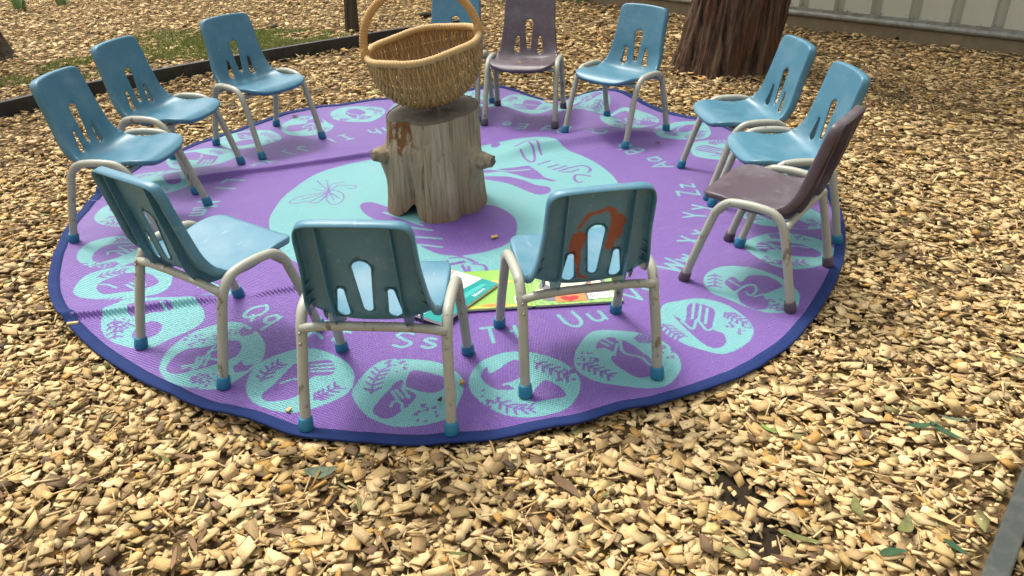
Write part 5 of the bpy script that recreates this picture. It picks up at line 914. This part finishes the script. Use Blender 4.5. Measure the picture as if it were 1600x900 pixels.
for x_, y_, l_, w_, rz, cn, lab in LEAVES:
    o = link('fallen_leaf', leaf_mesh(l_, w_, random.uniform(0.002, 0.010), random.uniform(-0.008, 0.008)), LM[cn]); o.location = (x_, y_, float(ground_z(x_, y_)) + 0.037); o.rotation_euler = (random.uniform(-0.2, 0.2), random.uniform(-0.15, 0.15), rz); tag(o, lab, 'leaf', 'fallen leaves on the chips')
for x_, y_, l_, w_, rz, lab in [(-0.187, 1.626, 0.020, 0.011, 1.2, 'dead dark leaf scrap beside the nearest chair foot'), (-1.115, 4.067, 0.035, 0.022, 0.2, 'dead dark leaf scrap at the back left rim of the rug'), (0.685, 3.537, 0.030, 0.012, 0.0, 'dead dark leaf scrap on a hand sign at the back right')]:
    o = link('dead_leaf', leaf_mesh(l_, w_, 0.006, 0.002), LM['dark']); o.location = (x_, y_, rug_at(x_, y_) + 0.006); o.rotation_euler = (0.1, 0, rz); tag(o, lab, 'leaf')
# scattered small litter: narrow dead leaves and twigs among the chips
n_ = 1500; lx_ = RNG.uniform(-4.6, 4.4, n_ * 2); ly_ = RNG.uniform(0.9, 8.2, n_ * 2)
kp = (np.hypot(lx_ - RUG_C[0], ly_ - RUG_C[1]) > 1.62) & (((lx_ - FP0.x) * FN.x + (ly_ - FP0.y) * FN.y) > 0.05) & (np.hypot(lx_ - TREE[0], ly_ - TREE[1]) > 0.36) & (abs(side_edge(lx_, ly_)) > 0.05)
lx_, ly_ = lx_[kp], ly_[kp]; VA, QA, CA = [], [], []
lc = np.array([(0.15, 0.085, 0.04), (0.10, 0.055, 0.03), (0.13, 0.13, 0.04), (0.20, 0.12, 0.06), (0.06, 0.085, 0.035), (0.30, 0.20, 0.10)])
for q in range(len(lx_)):
    l_ = random.uniform(0.03, 0.085); w_ = random.choice([0.0016, 0.003, 0.008, 0.011, 0.013]); a = random.uniform(0, 6.28); d = np.array([math.cos(a), math.sin(a)]); nn = np.array([-d[1], d[0]]); c0 = np.array([lx_[q], ly_[q]]); z0 = float(ground_z(lx_[q], ly_[q])) + 0.030 + random.uniform(0, 0.010); tl = random.uniform(-0.15, 0.15); b0 = len(VA)
    for f_, ww in ((-0.5, 0.05), (-0.15, 0.8), (0.2, 1.0), (0.5, 0.05)):
        for s_ in (-1, 1): p_ = c0 + d * l_ * f_ + nn * (s_ * w_ / 2 * ww + 0.25 * w_ * f_ * f_); VA.append((p_[0], p_[1], z0 + tl * l_ * f_ + 0.006 * abs(f_) + 0.1 * w_ * s_))
    QA += [(b0 + 2 * k_, b0 + 2 * k_ + 2, b0 + 2 * k_ + 3, b0 + 2 * k_ + 1) for k_ in range(3)]; CA += [[*lc[random.choices(range(6), [5, 4, 2, 4, 1, 3])[0]], 1.0]] * 8
me = npmesh('leaf_litter', np.array(VA), np.array(QA)); fattr(me, 'litcol', np.array(CA), 'FLOAT_COLOR'); M_lit = mat('dry_leaf_litter', (0.1, 0.06, 0.03), 0.75, 0.25); t = NT(M_lit); t.col(t.attr('litcol').outputs['Color'])
tag(link('leaf_litter', me, M_lit, None, False), 'thin dry leaves and twigs scattered among the chips', 'leaf litter', kind='stuff')

# ------------------------------------------------------------------ mossy grass beyond the edging, plants and stones
n_ = 42000; pts = []
for cx_, cy_, a, b, k_ in [(-1.80, 6.10, 0.62, 0.36, 0.55), (-2.25, 5.75, 0.40, 0.25, 0.12), (-2.75, 5.35, 0.35, 0.3, 0.14), (-3.2, 4.9, 0.3, 0.2, 0.08), (-2.6, 6.2, 0.5, 0.3, 0.11)]:
    m_ = int(n_ * k_); th_ = RNG.uniform(0, 6.28, m_); r_ = np.sqrt(RNG.random(m_)); pts.append(np.stack([cx_ + a * r_ * np.cos(th_), cy_ + b * r_ * np.sin(th_)], 1))
pts = np.concatenate(pts); gx_, gy_ = pts[:, 0], pts[:, 1]; kp = (side_edge(gx_, gy_) > 0.04) & (fbm(gx_ * 4 + 3, gy_ * 4 + 8, 0.1) > RNG.uniform(0.42, 0.62, len(gx_))); pts = pts[kp]; m_ = len(pts)
hh = RNG.uniform(0.014, 0.032, m_); az = RNG.uniform(0, 6.28, m_); wv = np.stack([np.cos(az), np.sin(az), 0 * az], 1) * 0.0035; base = np.stack([pts[:, 0], pts[:, 1], ground_z(pts[:, 0], pts[:, 1]) + 0.020], 1); tipo = base + np.stack([RNG.normal(0, .012, m_), RNG.normal(0, .012, m_), hh], 1)
M_gr = leafm('short_grass', (0.14, 0.18, 0.035), (0.30, 0.31, 0.09)); me = npmesh('mossy_grass', np.stack([base - wv, base + wv, tipo], 1).reshape(-1, 3), np.arange(3 * m_).reshape(-1, 3))
tag(link('mossy_grass', me, M_gr, None, False), 'patch of short green moss and grass beyond the black edging', 'grass', kind='stuff')
M_str = leafm('strap_leaf', (0.10, 0.19, 0.06), (0.22, 0.32, 0.14))
def strappy(loc_, nl, h, label):
    o = empty('plant', loc_); tag(o, label, 'plant'); VA, FA = [], []
    for _ in range(nl):
        a = random.uniform(0, 6.28); le = random.uniform(0.5, 1.0); w_ = random.uniform(0.012, 0.02); b0 = len(VA); d = Vector((math.cos(a), math.sin(a), 0)); nn = Vector((-d.y, d.x, 0))
        for q in range(8):
            f_ = q / 7; p_ = d * (0.04 + h * 0.55 * le * f_ ** 1.3) + Vector((0, 0, h * le * (1.5 * f_ - 1.0 * f_ * f_) * 1.3)); ww = w_ * (1 - f_) ** 0.6 * 0.5 + 0.0008; VA += [p_ - nn * ww, p_ + nn * ww]
        FA += [(b0 + 2 * k_, b0 + 2 * k_ + 2, b0 + 2 * k_ + 3, b0 + 2 * k_ + 1) for k_ in range(7)]
    link('leaves', mesh('leaves', VA, FA), M_str, o); return o
strappy((-4.42, 7.58, -0.03), 22, 0.28, 'green strap leaved plant in the upper left corner of the photo')
strappy((-4.15, 7.80, -0.03), 16, 0.22, 'green strap leaved plant just right of the corner plant')
strappy((0.66, 7.46, -0.03), 14, 0.14, 'small green plant at the left end of the metal wall')
def shrub(loc_, s_, seed, label):
    o = empty('shrub', loc_); tag(o, label, 'shrub', 'shrubs behind the edging'); rng = np.random.default_rng(seed)
    cs = [(rng.uniform(-s_, s_), rng.uniform(-s_ * .6, s_ * .6), rng.uniform(0.25, 0.9) * s_, rng.uniform(.25, .5) * s_) for _ in range(14)]
    link('foliage', leaf_cloud('foliage', cs, 2600, 0.075, rng), M_leaf, o, smooth=False)
    for q in range(5): link('stem', mesh('stem', *tube([(0.1 * q - 0.2, 0, -0.05), (0.12 * q - 0.25, 0.02, 0.3 * s_), (0.2 * q - 0.4, 0.05, 0.7 * s_)], [0.014, 0.011, 0.006], 7)), M_bark2, o)
shrub((-3.4, 9.15, -0.02), 0.9, 21, 'dark leafy shrub behind the strap leaved plants'); shrub((-1.7, 9.3, -0.02), 0.9, 22, 'dark leafy shrub behind the thin trunk'); shrub((0.15, 8.6, -0.02), 0.8, 23, 'dark leafy shrub left of the metal wall end')
def stone(loc_, s_, c_, label):
    bm = bmesh.new(); bmesh.ops.create_icosphere(bm, subdivisions=3, radius=1.0)
    for v_ in bm.verts: n0 = float(fbm(v_.co.x * 1.3 + 9 + loc_[0], v_.co.y * 1.3 + 9, v_.co.z * 1.3 + 9)); v_.co *= 0.7 + 0.6 * n0; v_.co.x *= s_; v_.co.y *= s_ * 0.75; v_.co.z *= s_ * 0.45
    me = bpy.data.meshes.new('stone'); bm.to_mesh(me); bm.free(); o = link('stone', me, mat('stone', c_, 0.85, 0.2)); o.location = loc_; tag(o, label, 'stone')
stone((-1.86, 6.56, -0.005), 0.035, (0.03, 0.025, 0.018), 'small dark clod on the mossy grass'); stone((-0.68, 6.93, 0.0), 0.055, (0.03, 0.024, 0.018), 'dark clod behind the basket handle'); stone((-3.30, 5.05, 0.0), 0.030, (0.45, 0.40, 0.46), 'pale lilac pebble beyond the edging at the left')
